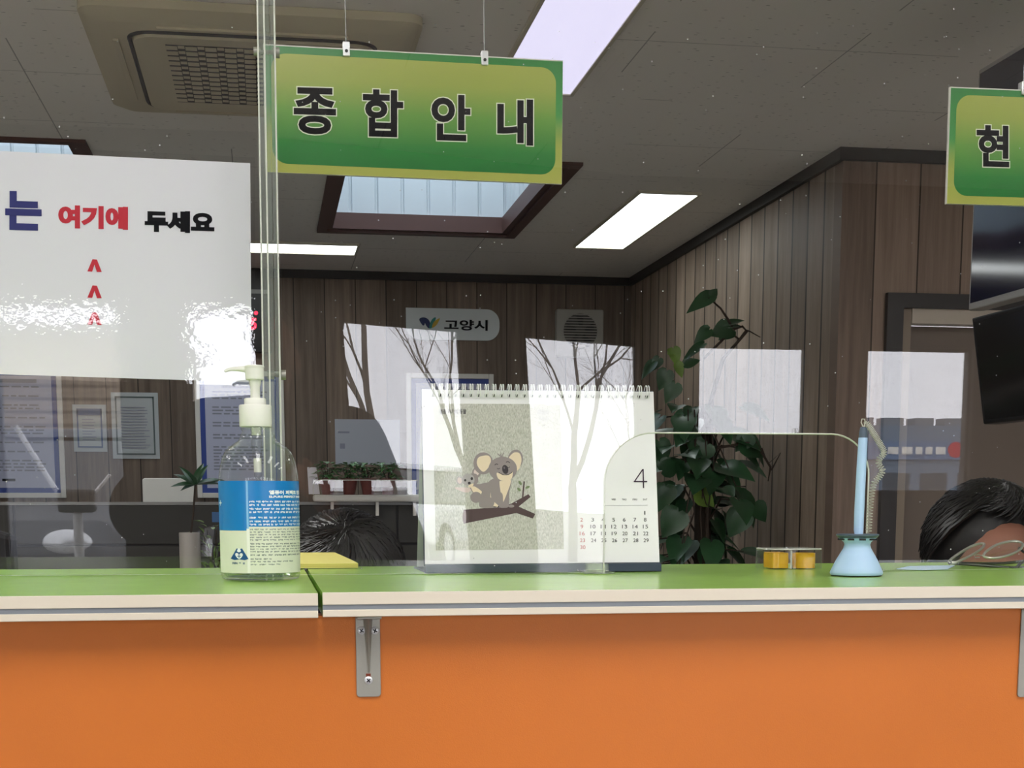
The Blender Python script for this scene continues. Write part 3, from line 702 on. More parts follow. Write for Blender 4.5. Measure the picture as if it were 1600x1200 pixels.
# LED clock
t = thing('led_clock', BW.hit(360, 486), 'black wall clock with red lit digits, mostly hidden behind the notice', 'clock')
A, B = BW.hit(296, 420), BW.hit(424, 553); MB().box((A.x, YB - .05, B.z), (B.x, YB, A.z)).build('case', M['black'], t, bevel=.006)
a, c = BW.hit(300, 452), BW.hit(421, 461); MB().box((a.x, YB - .052, c.z), (c.x, YB - .05, a.z)).build('bar', M['grey_metal'], t)
CP = Plane((0, YB - .05, 0), (0, -1, 0)); red = mat('red_led', (200, 20, 30), .4, emit=(1, .02, .06), estr=2.5)
for s_, x in (('1', 318), ('0', 340), ('2', 366), ('5', 391)):
    b = MB(); put_text(b, s_, (x, 497, x + 10, 515), CP, .04, .002); b.build('digit', red, t, fix=False)
b = MB(); shape(b, oval(400, 489, 3, 3), CP, .002); b.build('digit_dot', red, t)

# ---------------------------------------------------------------- office partition, planter tray, desk
YQ = 6.2
t = thing('partition', (-.5, YQ, 0), 'low charcoal fabric partition with a light cap running behind the office desks', 'partition')
for xa, xb in ((-3.2, -2.1), (-2.1, -1.0), (-1.0, PY(468, 800, YQ).x), (PY(468, 800, YQ).x, PY(621, 800, YQ).x), (PY(621, 800, YQ).x, 1.45)):
    z = PY(600, 850, YQ).z
    p = MB().box((xa + .004, YQ, z + .004), (xb - .004, YQ + .05, 1.118)).build('fabric_panel', M['dark_panel'], t, bevel=.004)
    MB().box((xa + .004, YQ, .08), (xb - .004, YQ + .05, z - .004)).build('fabric_panel', M['dark_panel'], t, bevel=.004)
MB().box((-3.2, YQ - .004, 1.118), (1.45, YQ + .054, 1.130)).build('cap', M['grey_metal'], t)
MB().box((-3.2, YQ + .012, 0), (1.45, YQ + .038, 1.117)).build('core', M['dark'], t)
# planter tray hooked over the partition
pl = Plane((0, YQ - .09, 0), (0, -1, 0)); YT = YQ - .09
A, B = pl.hit(490, 773), pl.hit(668, 788)
t = thing('planter_tray', ((A.x + B.x) / 2, YT, B.z), 'white planter tray hooked on the charcoal partition, holding small potted plants', 'shelf')
MB().box((A.x, YT, 1.1305), (B.x, YT + .11, A.z), None).build('tray', mat('tray_white', (205, 203, 196), .45), t, bevel=.008)
for x in (520, 591, 650):
    c = pl.hit(x, 795); b = MB(); b.box((c.x - .006, YT + .05, pl.hit(x, 806).z), (c.x + .006, YT + .08, 1.1305)); b.build('hook', M['frame_white'], t)
a, c = pl.hit(489, 750), pl.hit(653, 773); g_ = MB().box((a.x, YT - .004, A.z), (c.x, YT - .001, a.z)).build('clear_guard', M['acrylic'], t)
b = MB(); b.tube([(a.x, YT - .003, A.z), (a.x, YT - .003, a.z - .02), (a.x + .012, YT - .003, a.z - .004), (a.x + .03, YT - .003, a.z), (c.x, YT - .003, a.z), (c.x, YT - .003, A.z)], .0016, 6); b.build('guard_edge', M['acrylic_edge'], t)
def leaf_pts(L_, w_, fold=.25, n=6):
    pts = []; fs = []
    for i in range(n + 1):
        u = i / n; hw = w_ * math.sin(PI * min(u * .92 + .08, 1)) ** .8 * (1.15 - .45 * u); dz = -.25 * L_ * u * u
        pts += [Vector((-hw, L_ * u, dz + hw * fold)), Vector((0, L_ * u, dz)), Vector((hw, L_ * u, dz + hw * fold))]
    for i in range(n):
        for k in range(2): q = 3 * i + k; fs.append((q, q + 1, q + 4, q + 3))
    return pts, fs
def add_leaf(mb, p, d, up, L_, w_, heart=False):
    d = Vector(d).normalized(); up = Vector(up); x = d.cross(up); x = x.normalized() if x.length > 1e-4 else Vector((1, 0, 0)); z = x.cross(d)
    pts, fs = leaf_pts(L_, w_) if not heart else heart_pts(L_, w_)
    mb.add([Vector(p) + x * q.x + d * q.y + z * q.z for q in pts], fs)
def heart_pts(L_, w_, n=7):
    prof = [(-.12, .30), (-.10, .62), (.06, .95), (.25, 1.0), (.48, .82), (.72, .48), (.9, .18), (1.0, .0)]
    pts = []; fs = []
    for u, h in prof:
        hw = w_ * h; dz = -.22 * L_ * max(u, 0) ** 2; y = u * L_; yc = y if u > 0 else 0.0
        pts += [Vector((-hw, y, dz + hw * .18)), Vector((-hw * .5, y, dz + hw * .02)), Vector((0, yc, dz)), Vector((hw * .5, y, dz + hw * .02)), Vector((hw, y, dz + hw * .18))]
    for i in range(len(prof) - 1):
        for k in range(4): q = 5 * i + k; fs.append((q, q + 1, q + 6, q + 5))
    return pts, fs
zt = A.z
prots = []
for i, (x, lab) in enumerate(((513, 'leftmost of the bushy green plants in brown-red pots on the tray'), (547, 'second bushy plant in a brown-red pot on the white tray'), (577, 'third bushy plant in a brown-red pot on the white tray'), (608, 'fourth small potted plant on the tray, beside the calendar'))):
    c = pl.hit(x, 775); r = random.Random(20 + i); o = thing('potted_plant', (c.x, YT + .055, zt), lab, 'plant', 'small potted plants on the tray')
    b = MB(); b.lathe([(.023, zt), (.034, zt + .058), (.036, zt + .058), (.036, zt + .066), (.032, zt + .066), (.03, zt + .056)], c.x, YT + .055, 20); b.build('pot', M['terracotta'], o, smooth=True)
    b = MB()
    for k in range(90):
        an = r.uniform(0, 2 * PI); rr = r.uniform(0, .05); h = r.uniform(.0, .065)
        add_leaf(b, (c.x + rr * math.cos(an), YT + .055 + rr * .7 * math.sin(an), zt + .066 + h), (math.cos(an), math.sin(an), r.uniform(-.3, .6)), (0, 0, 1), r.uniform(.02, .038), r.uniform(.006, .011))
    b.build('foliage', M['leaf_small'], o)
    b = MB()
    for k in range(8): an = r.uniform(0, 2 * PI); b.tube([(c.x, YT + .055, zt + .05), (c.x + .03 * math.cos(an), YT + .055 + .02 * math.sin(an), zt + .11)], .0015, 5)
    b.build('stem', M['stem'], o)
A, B = pl.hit(481, 729), pl.hit(501, 772); t = MB().add([(A.x + .004, YT + .085, B.z), (B.x, YT + .085, B.z), (B.x - .012, YT + .1, A.z), (A.x, YT + .1, A.z), (A.x + .004, YT + .0875, B.z), (B.x, YT + .0875, B.z), (B.x - .012, YT + .1025, A.z), (A.x, YT + .1025, A.z)], [(0, 1, 2, 3), (7, 6, 5, 4), (0, 4, 5, 1), (1, 5, 6, 2), (2, 6, 7, 3), (3, 7, 4, 0)]).build('card', M['paper'])
tag(t, 'white card standing behind the leftmost small potted plant', 'card')
# white screen standing behind the partition
YW = 6.42
A, B = PY(222, 747, YW), PY(304, 790, YW); o = thing('monitor', ((A.x + B.x) / 2, YW, .74), 'white back of a monitor rising above the charcoal partition', 'monitor')
b = MB(); b.prism(rrect(A.x, B.z - .2, B.x, A.z, .012), lambda x, z: Vector((x, YW, z)), lambda x, z: Vector((x, YW + .03, z))); b.build('back_shell', M['white'], o, bevel=.004)
b = MB(); b.box(((A.x + B.x) / 2 - .03, YW + .03, .74), ((A.x + B.x) / 2 + .03, YW + .05, B.z)); b.box(((A.x + B.x) / 2 - .1, YW - .04, .74), ((A.x + B.x) / 2 + .1, YW + .14, .752)); b.build('stand', M['grey_metal'], o)
def desk(x0, x1, y0, y1, label):
    o = thing('office_desk', ((x0 + x1) / 2, (y0 + y1) / 2, 0), label, 'desk', 'office desks')
    MB().box((x0, y0, .715), (x1, y1, .74)).build('desktop', mat('grey_desktop', (170, 168, 162), .5), o, bevel=.003)
    for x in (x0 + .03, x1 - .06):
        for y in (y0 + .03, y1 - .06): MB().box((x, y, 0), (x + .03, y + .03, .715)).build('leg', M['grey_metal'], o)
desk(-1.2, 1.2, 5.45, 6.15, 'office desk in front of the charcoal partition')
desk(-1.2, 1.2, 6.30, 6.95, 'office desk behind the charcoal partition')
# tall vase plant on the desk
YV = 5.7; c = PY(296, 832, YV)
o = thing('vase_plant', (c.x, YV, .74), 'slim dark-leaved plant in a tall pale grey cylinder on the desk', 'plant')
rv = 15.5 / ppm(YV); b = MB(); b.lathe([(rv * .93, .74), (rv, .75), (rv, c.z - .004), (rv * .97, c.z), (rv * .86, c.z), (rv * .84, c.z - .03)], c.x, YV, 32); b.build('vase', mat('pale_grey_vase', (172, 166, 158), .4), o, smooth=True)
tp = PY(305, 757, YV); b = MB(); b.tube([(c.x, YV, c.z - .04), (c.x + .015, YV, c.z + .06), (tp.x, YV, tp.z)], .0035, 8); b.build('stem', M['stem'], o, smooth=True)
b = MB(); r = random.Random(3)
for an, el, L_ in ((-.4, .3, .11), (.3, 1.1, .09), (2.4, .5, .1), (3.4, .1, .09), (1.2, .9, .1), (4.6, .5, .08), (5.4, .25, .12), (2.9, 1.0, .09), (.2, .2, .1), (3.1, -.2, .06)):
    add_leaf(b, tp, (math.cos(an) * math.cos(el), .5 * math.sin(an) * math.cos(el), math.sin(el)), (0, -.6, 1), L_, .016)
b.build('foliage', M['leaf'], o)
o = thing('potted_plant', PY(336, 880, 5.98), 'small yellow-green plant right of the tall grey vase, behind the bottle', 'plant')
c = PY(336, 880, 5.98); b = MB(); b.lathe([(.035, .74), (.05, .85), (.052, .85), (.045, .84)], c.x, 5.98, 20); b.build('pot', M['black'], o, smooth=True)
b = MB(); r = random.Random(9)
for k in range(46):
    an = r.uniform(0, 2 * PI); el = r.uniform(.2, 1.3); rr = r.uniform(.02, .09); add_leaf(b, (c.x + rr * math.cos(an), 5.98 + rr * .6 * math.sin(an), .86 + r.uniform(0, .20)), (math.cos(an) * math.cos(el), math.sin(an) * math.cos(el), math.sin(el)), (0, 0, 1), r.uniform(.03, .07), .009)
b.build('foliage', M['leaf_light'], o)
b = MB()
for k in range(9): an = k * .7; b.tube([(c.x, 5.98, .83), (c.x + .05 * math.cos(an), 5.98 + .03 * math.sin(an), 1.02)], .002, 5)
b.build('stem', M['stem'], o)
a, c2 = PY(331, 800, YQ), PY(352, 816, YQ); t = MB().box((a.x, YQ - .002, c2.z), (c2.x, YQ - .0002, a.z)).build('paper_note', mat('blue_note', (70, 110, 160), .6)); tag(t, 'small blue note stuck on the charcoal partition behind the bottle', 'note')

# ---------------------------------------------------------------- chairs
def office_chair(x, y, rz, label, sz=.46, high=1.0, c=None):
    o = thing('office_chair', (x, y, 0), label, 'chair', 'black office chairs')
    Q = Matrix.Translation((x, y, 0)) @ Matrix.Rotation(rz, 4, 'Z')      # the sitter faces local -y
    mm = M['black_fabric']
    b = MB(); b.box((-.23, -.24, sz - .07), (.23, .22, sz), Q); b.build('seat', mm, o, bevel=.03, seg=3)
    b = MB(); n = 8; vs = []
    for i in range(n + 1):
        u = -1 + 2 * i / n
        for yy, z in ((.25 - .05 * u * u, sz + .10), (.30 - .05 * u * u, sz + .10), (.32 - .05 * u * u, high), (.28 - .05 * u * u, high)): vs.append(Q @ Vector((.21 * u, yy, z - (.04 * u * u if z == high else 0))))
    fs = [(0, 1, 2, 3), tuple(4 * n + k for k in (3, 2, 1, 0))]
    for i in range(n):
        for k in range(4): fs.append((4 * i + k, 4 * i + (k + 1) % 4, 4 * i + 4 + (k + 1) % 4, 4 * i + 4 + k))
    b.add(vs, fs); b.build('backrest', mm, o, bevel=.012)
    b = MB(); b.tube([Q @ Vector(p) for p in ((0, .1, sz - .09), (0, .30, sz - .08), (0, .325, sz + .2))], .02, 8); b.build('back_support', M['black'], o, smooth=True)
    b = MB(); b.cyl(Q @ Vector((0, 0, .09)), Q @ Vector((0, 0, sz - .07)), .028); b.build('gas_column', M['black'], o, smooth=True)
    for k in range(5):
        a = k * 2 * PI / 5 + .3; b = MB(); b.tube([Q @ Vector((0, 0, .11)), Q @ Vector((.29 * math.cos(a), .29 * math.sin(a), .075))], [.028, .018], 8); lg = b.build('leg', M['black'], o)
        p = Q @ Vector((.29 * math.cos(a), .29 * math.sin(a), .03)); b = MB(); b.ell(p, (.03, .03, .03)); b.build('caster', M['black'], lg, smooth=True)
    return o
cl = PY(-18, 850, 4.0)
office_chair(cl.x, 4.0, 2.8, 'black office chair cut off by the left edge of the photograph', .46, PY(0, 808, 4.0).z)

# ---------------------------------------------------------------- people
def skin_mesh(joints, edges, side=Vector((1, 0, 0)), f=Vector((0, -1, 0))):
    """tapering limbs and rounded joints, overlapping; fuse() makes one continuous surface of them"""
    mb = MB(); R = lambda r: r if isinstance(r, tuple) else (r, r)
    for a, b in edges:
        (pa, ra), (pb, rb) = joints[a], joints[b]; pa, pb = Vector(pa), Vector(pb); ra, rb = R(ra), R(rb); d = (pb - pa).normalized()
        if isinstance(joints[a][1], tuple) and isinstance(joints[b][1], tuple): ux = (side - d * side.dot(d)).normalized()
        else:
            ux = d.orthogonal().normalized()
            if not isinstance(joints[a][1], tuple): pass
            else: ra = (min(ra), min(ra))
            if isinstance(joints[b][1], tuple): rb = (min(rb), min(rb))
        uy = d.cross(ux); n = 18; K = 6; vs = []; fs = []
        for i in range(K + 1):
            t = i / K; p = pa.lerp(pb, t); rx, ry = ra[0] + (rb[0] - ra[0]) * t, ra[1] + (rb[1] - ra[1]) * t
            for k in range(n): an = 2 * PI * k / n; vs.append(p + ux * (rx * math.cos(an)) + uy * (ry * math.sin(an)))
        for i in range(K):
            for k in range(n): k2 = (k + 1) % n; fs.append((i * n + k, i * n + k2, (i + 1) * n + k2, (i + 1) * n + k))
        fs += [tuple(range(n - 1, -1, -1)), tuple(K * n + k for k in range(n))]; mb.add(vs, fs)
    Q = Matrix((side, f, Vector((0, 0, 1)))).transposed()
    for p, r in joints.values():
        rx, ry = R(r); mb.ell(p, (rx, ry, min(rx, ry)), Q, 18, 10)
    return mb
def fuse(mb, name, mt, parent, voxel=.006):
    """joins overlapping shapes into one continuous skin"""
    o = mb.build('tmp', mt, None); r = o.modifiers.new('r', 'REMESH'); r.mode = 'VOXEL'; r.voxel_size = voxel; sm = o.modifiers.new('s', 'SMOOTH'); sm.factor = .5; sm.iterations = 4
    dg = bpy.context.evaluated_depsgraph_get(); m2 = bpy.data.meshes.new_from_object(o.evaluated_get(dg))
    out = MB(); out.add([v.co.copy() for v in m2.vertices], [tuple(p.vertices) for p in m2.polygons]); bpy.data.objects.remove(o); bpy.data.meshes.remove(m2)
    q = out.build(name, mt, parent)
    for p in q.data.polygons: p.use_smooth = True
    return q
def head_shapes(mb, c, H):
    """head looking along local -y; H rotates it"""
    P = lambda *p: c + H @ Vector(p)
    mb.ell(P(0, .015, .03), (.074, .094, .095), H); mb.ell(P(0, -.025, -.045), (.056, .062, .068), H); mb.ell(P(0, -.06, -.085), (.028, .026, .024), H)
    mb.ell(P(0, -.092, -.018), (.013, .02, .024), H); mb.ell(P(0, -.083, .005), (.010, .016, .03), H); mb.ell(P(0, -.079, -.058), (.026, .012, .008), H)
    mb.ell(P(0, -.068, .035), (.055, .02, .014), H)
    for s in (-1, 1): mb.ell(P(s * .076, .012, -.005), (.010, .022, .032), H); mb.ell(P(s * .04, -.058, -.03), (.022, .02, .02), H); mb.ell(P(s * .031, -.0775, .0135), (.0165, .0125, .0085), H)
def hand(mb, w, d, up, curl, s):
    """palm with four fingers of different lengths and a thumb leaving its side; w wrist, d along the fingers, up out of the back of the hand"""
    d = Vector(d).normalized(); up = (Vector(up) - d * Vector(up).dot(d)).normalized(); x = d.cross(up) * s
    Q = Matrix((x, d, up)).transposed(); w = Vector(w)
    mb.ell(w + d * .045, (.038, .052, .015), Q)
    for k, L_ in enumerate((.066, .075, .07, .055)):
        p = w + d * (.085 - .004 * abs(k - 1)) + x * (.028 - .019 * k); a = 0; pts = [p - d * .03, p]
        for seg in (.45, .32, .23): a += curl; p = p + (d * math.cos(a) - up * math.sin(a)) * L_ * seg; pts.append(p)
        mb.tube(pts, [.009, .0092, .0085, .0078, .006], 8)
    p = w + d * .022 + x * .03; pts = [p - x * .015]
    for seg, a in ((.03, .5), (.028, .9), (.022, 1.2)): p = p + (x * math.cos(a) + d * math.sin(a) - up * .35) * seg; pts.append(p)
    mb.tube(pts, [.013, .012, .0105, .008], 8)
def person(base, head, fwd, pitch, label, arms, seat, top_col, leg_col, hair_style, tilt=0., turn=0., bulk=0., hair_size=1.):
    """base: hips; head: head centre; fwd: unit direction the body faces"""
    f = Vector(fwd); side = Vector((f.y, -f.x, 0)); hips = Vector(base); hd = Vector(head)
    o = thing('person', (hips.x, hips.y, 0), label, 'person')
    neck = hd - Vector((0, 0, .115)) - f * .03 * 0 - Vector((f.x, f.y, 0)) * (.05 if pitch > .3 else .02)
    chest = hips.lerp(neck, .68) ; belly = hips.lerp(neck, .35)
    J = {'hip': (hips, (.140, .1)), 'belly': (belly, (.125, .09)), 'chest': (chest, (.142, .098)), 'neckb': (neck - Vector((0, 0, .06)), (.085, .062)), 'neck': (neck, .047), 'skull': (hd - Vector((0, 0, .03)), .05)}
    E = [('hip', 'belly'), ('belly', 'chest'), ('chest', 'neckb'), ('neckb', 'neck'), ('neck', 'skull')]
    TJ = {k: (v[0], tuple(q + .010 + bulk for q in v[1])) for k, v in list(J.items())[:3]}; TJ['neckb'] = (neck - Vector((0, 0, .055)), (.094 + bulk * .4, .070 + bulk * .3)); TE = E[:3]
    LJ = {'hip': (hips, (.150, .112)), 'hipu': (hips + Vector((0, 0, .06)), (.145, .106))}; LE = [('hip', 'hipu')]
    body = None; hands = MB()
    for s, nm in ((-1, 'l'), (1, 'r')):
        sh = neck - Vector((0, 0, .07)) + side * ((.165 + bulk * .6) * s); el, wr = arms[nm]
        J['sh' + nm] = (sh, .052); J['el' + nm] = (Vector(el), .040); J['wr' + nm] = (Vector(wr), .026); E += [('chest', 'sh' + nm), ('neckb', 'sh' + nm), ('sh' + nm, 'el' + nm), ('el' + nm, 'wr' + nm)]
        TJ['sh' + nm] = (sh, .064 + bulk * .5); TJ['el' + nm] = (Vector(el), .052 + bulk * .8); TJ['wr' + nm] = (Vector(el).lerp(Vector(wr), .92), .036); TE += [('chest', 'sh' + nm), ('neckb', 'sh' + nm), ('sh' + nm, 'el' + nm), ('el' + nm, 'wr' + nm)]
        hp = hips + side * (.085 * s) - Vector((0, 0, .03))
        if seat: kn = hp + f * .40 + Vector((0, 0, -.02)); an = Vector((kn.x, kn.y, .08)) + f * .02
        else: kn = Vector((hp.x, hp.y, hips.z * .54)) + f * .02; an = Vector((hp.x, hp.y, .08)) + side * (.02 * s)
        J['th' + nm] = (hp, .080); J['kn' + nm] = (kn, .054); J['an' + nm] = (an, .036); J['to' + nm] = (an + f * .15 - Vector((0, 0, .045)), .032); E += [('hip', 'th' + nm), ('th' + nm, 'kn' + nm), ('kn' + nm, 'an' + nm), ('an' + nm, 'to' + nm)]
        LJ['th' + nm] = (hp, .094); LJ['kn' + nm] = (kn, .066); LJ['an' + nm] = (an + Vector((0, 0, .01)), .052); LE += [('hip', 'th' + nm), ('th' + nm, 'kn' + nm), ('kn' + nm, 'an' + nm)]
        d = Vector(wr) - Vector(el); hd_dir, hup, curl = arms['hand' + nm] if 'hand' + nm in arms else (d, Vector((0, 0, 1)), .35)
        hand(hands, wr, hd_dir, hup, curl, -s)
    mb = skin_mesh(J, E, side, f); mb.add(hands.v, hands.f)
    yaw = math.atan2(f.y, f.x) + PI / 2
    H = (Matrix.Rotation(yaw + turn, 3, 'Z') @ Matrix.Rotation(tilt, 3, 'Y') @ Matrix.Rotation(pitch, 3, 'X'))
    head_shapes(mb, hd, H)
    fuse(mb, 'body', M['skin'], o, .0055)
    fuse(skin_mesh(TJ, TE, side, f), 'shirt', mat('shirt_cloth', top_col, .9), o, .009)
    fuse(skin_mesh(LJ, LE, side, f), 'trousers', mat('trouser_cloth', leg_col, .9), o, .009)
    for s, nm in ((-1, 'l'), (1, 'r')):
        an = J['an' + nm][0]; b = MB(); yq = Matrix.Rotation(yaw, 3, 'Z')
        b.ell(an + f * .07 + Vector((0, 0, -.045)), (.047, .135, .036), yq); b.ell(an + Vector((0, 0, -.02)), (.042, .055, .055), yq); fuse(b, 'shoe', M['black'], o, .007)
    for s in (-1, 1):
        b = MB(); b.ell(hd + H @ Vector((s * .031, -.077, .008)), (.013, .010, .008), H, 12, 8); b.build('eye', mat('eye_white', (225, 222, 215), .2), o, smooth=True)
        b = MB(); b.ell(hd + H @ Vector((s * .031, -.0850, .008)), (.005, .003, .0052), H, 10, 6); b.build('pupil', M['black'], o, smooth=True)
    # hair: a cap plus locks combed over it
    P = lambda *p: hd + H @ Vector(p); b = MB(); r = random.Random(int(hips.x * 1000) % 97)
    hs = 1.14 if hair_style == 'long' else hair_size
    b.ell(P(0, .044 if hair_style == 'long' else .057, .052), (.086 * hs, .096 * hs, .094 * hs), H, 28, 18)
    if hair_style == 'long': b.ell(P(0, .06, -.04), (.088, .075, .13), H, 24, 14)
    for k in range(950):
        a0 = r.uniform(-PI, PI); top = .10 + r.uniform(0, .045); pts = []
        L_ = r.uniform(.75, 1.25) if hair_style == 'long' else r.uniform(.75, 1.35)
        ph = r.uniform(-.15, .5)
        if hair_style != 'long' and math.cos(a0) < -.72: L_ = r.uniform(.30, .46); ph = r.uniform(-.15, .30)
        for i in range(7):
            u = ph + (L_ - 0) * i / 6 * 1.35; rr = 1.0 + r.uniform(-.015, .03) + .02 * (i == 6)
            x, y, z = .092 * hs * math.sin(u) * math.sin(a0 + .12 * i), .038 + .102 * hs * math.sin(u) * math.cos(a0 + .12 * i), .050 + .101 * hs * math.cos(u)
            if y < -.066 and z < .062: z += .02; y += .012
            pts.append(P(x * rr, .03 + (y - .03) * rr, z * rr if z > 0 else z))
        w_ = r.uniform(.0016, .0034); b.tube(pts, [w_] * 5 + [w_ * .7, w_ * .25], 5)
    b.build('hair', M['hair'], o, smooth=True)
    return o
Z_ = Vector((0, 0, 1))
pa = PY(538, 965, 2.5)
person((pa.x, 2.66, .53), (pa.x, 2.50, pa.z), (0, -1, 0), .75, 'seated person with dark hair bent low behind the counter, left of the calendar',
       {'l': ((pa.x - .27, 2.48, .74), (pa.x - .10, 2.27, .70)), 'r': ((pa.x + .27, 2.48, .74), (pa.x + .10, 2.27, .70))}, True, (40, 40, 46), (44, 46, 56), 'long')
office_chair(pa.x, 2.70, 0, 'black office chair under the person left of the calendar', .40, .84)
pb = PY(1540, 912, 2.3)
person((pb.x + .02, 2.50, .55), (pb.x, 2.30, pb.z), (0, -1, 0), .34, 'seated person with short black hair, forehead showing above the glasses on the counter',
       {'l': ((pb.x - .28, 2.30, .78), (pb.x - .12, 2.06, .72)), 'r': ((pb.x + .28, 2.30, .78), (pb.x + .10, 2.06, .72))}, True, (26, 27, 30), (40, 42, 50), 'short', tilt=.10, turn=.10, hair_size=1.08)
office_chair(pb.x + .02, 2.54, 0, 'black office chair under the person behind the glasses', .42, .86)
# the photographer, seen mirrored in the screens
person((-.02, -.52, .84), (0, -.46, 1.425), (0, 1, 0), .18, 'person in a dark coat standing and holding up a phone, mirrored in the screens',
       {'l': ((-.345, -.38, 1.06), (-.115, -.075, 1.085)), 'r': ((.275, -.42, .99), (.115, -.075, 1.085)), 'handl': ((.30, .45, .45), (-.75, .3, .1), .55), 'handr': ((-.30, .45, .45), (.75, .3, .1), .55)}, False, (34, 36, 42), (40, 42, 50), 'short', bulk=.05)
t = thing('phone', (0, -.028, ZC), 'black phone held sideways by the photographer, mirrored behind the bottle', 'phone')
b = MB(); b.prism(rrect(-.074, ZC - .048, .074, ZC + .026, .009), lambda x, z: Vector((x, -.030, z)), lambda x, z: Vector((x, -.022, z))); b.build('case', M['black'], t, bevel=.0015)
for dx in (.0, -.02): b = MB(); b.cyl((dx - .0, -.0222, ZC), (dx, -.0205, ZC), .006); b.build('lens', M['dark'], t, smooth=True)

# ---------------------------------------------------------------- desk calendar
pb_ = PZ(664, 890, ZT); YK = 1.632
KP = Plane((0, YK, 1.0605), (0, -.185, .046))
t = thing('desk_calendar', (KP.hit(845, 878).x, YK + .04, ZT), 'white spiral-bound desk calendar open at April with a koala picture', 'calendar')
def ks(pts, m_, off, name='print'):
    b = MB(); shape(b, pts, KP, off); return b.build(name, m_, t, fix=False)
page = mat('calendar_page', (229, 229, 228), .55)
TL, TR, BR, BL = (659, 608.5), (1021, 612), (1030.5, 878.5), (664, 881.5)
b = MB(); q = [TL, TR, BR, BL]; b.add([KP.hit(x, y, 0) for x, y in q] + [KP.hit(x, y, -.0022) for x, y in q], [(0, 1, 2, 3), (7, 6, 5, 4), (0, 4, 5, 1), (1, 5, 6, 2), (2, 6, 7, 3), (3, 7, 4, 0)]); b.build('page', page, t)
navy = mat('navy_board', (34, 48, 68), .45)
b = MB(); q2 = [(658, 607.5), (1020, 611), (1031, 882), (662, 885)]; b.add([KP.hit(x, y, -.0026) for x, y in q2] + [KP.hit(x, y, -.0046) for x, y in q2], [(0, 1, 2, 3), (7, 6, 5, 4), (0, 4, 5, 1), (1, 5, 6, 2), (2, 6, 7, 3), (3, 7, 4, 0)]); b.build('front_board', navy, t)
a0, a1 = KP.hit(*TL, -.005), KP.hit(*TR, -.005); x0, x1 = a0.x, a1.x; zt_ = (a0.z + a1.z) / 2 - .001; yt_ = a0.y
b = MB(); yb_ = YK + .125; b.add([(x0, yt_ + .002, zt_), (x1, yt_ + .002, zt_), (x1, yb_, ZT + .0008), (x0, yb_, ZT + .0008), (x0, yt_ + .004, zt_), (x1, yt_ + .004, zt_), (x1, yb_ + .002, ZT + .0008), (x0, yb_ + .002, ZT + .0008)], [(0, 1, 2, 3), (7, 6, 5, 4), (0, 4, 5, 1), (1, 5, 6, 2), (2, 6, 7, 3), (3, 7, 4, 0)]); b.build('back_board', mat('white_board', (205, 208, 205), .5), t)
A, B = KP.hit(664, 880), KP.hit(1031, 880)
MB().box((A.x, YK - .004, ZT + .0006), (B.x + .0004, YK + .122, ZT + .0024)).build('base_board', navy, t)
MB().box((A.x, YK - .006, ZT + .0006), (B.x + .0006, YK - .0005, ZT + .0100)).build('base_front', navy, t, bevel=.0008)
# picture field with a stippled olive-grey print
mp_ = mat('picture_print', (178, 178, 166), .6); nt, N, L = nodes(mp_); g = N.new('ShaderNodeNewGeometry'); mm_ = N.new('ShaderNodeMapping'); mm_.inputs['Scale'].default_value = (1100, 1100, 210); L.new(g.outputs['Position'], mm_.inputs[0])
nn = N.new('ShaderNodeTexNoise'); nn.inputs['Scale'].default_value = 1; nn.inputs['Detail'].default_value = 2; L.new(mm_.outputs[0], nn.inputs['Vector']); rp = N.new('ShaderNodeValToRGB'); rp.color_ramp.elements[0].position = .33; rp.color_ramp.elements[1].position = .68
rp.color_ramp.elements[0].color = (*lin((164, 165, 151)), 1); rp.color_ramp.elements[1].color = (*lin((206, 206, 195)), 1); L.new(nn.outputs['Fac'], rp.inputs[0]); L.new(rp.outputs[0], N['Principled BSDF'].inputs['Base Color'])
ks([(676, 630.5), (876, 631.5), (881, 858), (681, 860)], mp_, .0003, 'picture')
kk = lambda x, y: (680 + x / 4.615, 620 + y / 4.615)
ke = lambda x, y, rx, ry, rot=0: oval(*kk(x, y), rx / 4.615, ry / 4.615, rot)
kp = lambda pts, n=5: smooth_pts([kk(*p) for p in pts], n, True)
kq = lambda pts: [kk(*p) for p in pts]
grey, cream, dk, brown, lg = (mat(n_, c_, .6) for n_, c_ in (('koala_grey', (142, 132, 130)), ('koala_cream', (226, 208, 178)), ('koala_dark', (44, 38, 40)), ('branch_brown', (72, 52, 52)), ('leaf_print', (112, 128, 88))))
pink = mat('baby_ear', (214, 196, 190), .6); lgrey = mat('baby_grey', (172, 166, 164), .6)
ks(kq([(205, 815), (350, 803), (545, 772), (672, 702), (688, 722), (602, 792), (722, 845), (704, 878), (585, 838), (205, 915)]), brown, .0005)
ks(ke(212, 865, 14, 50), mat('branch_end', (128, 106, 104), .6), .00055)
ks(kq([(636, 610), (647, 610), (636, 728), (625, 728)]), brown, .00052)
for x, y, r_ in ((613, 622, 60), (604, 668, 45), (666, 652, -25)): ks(ke(x, y, 17, 9, r_), lg, .00054)
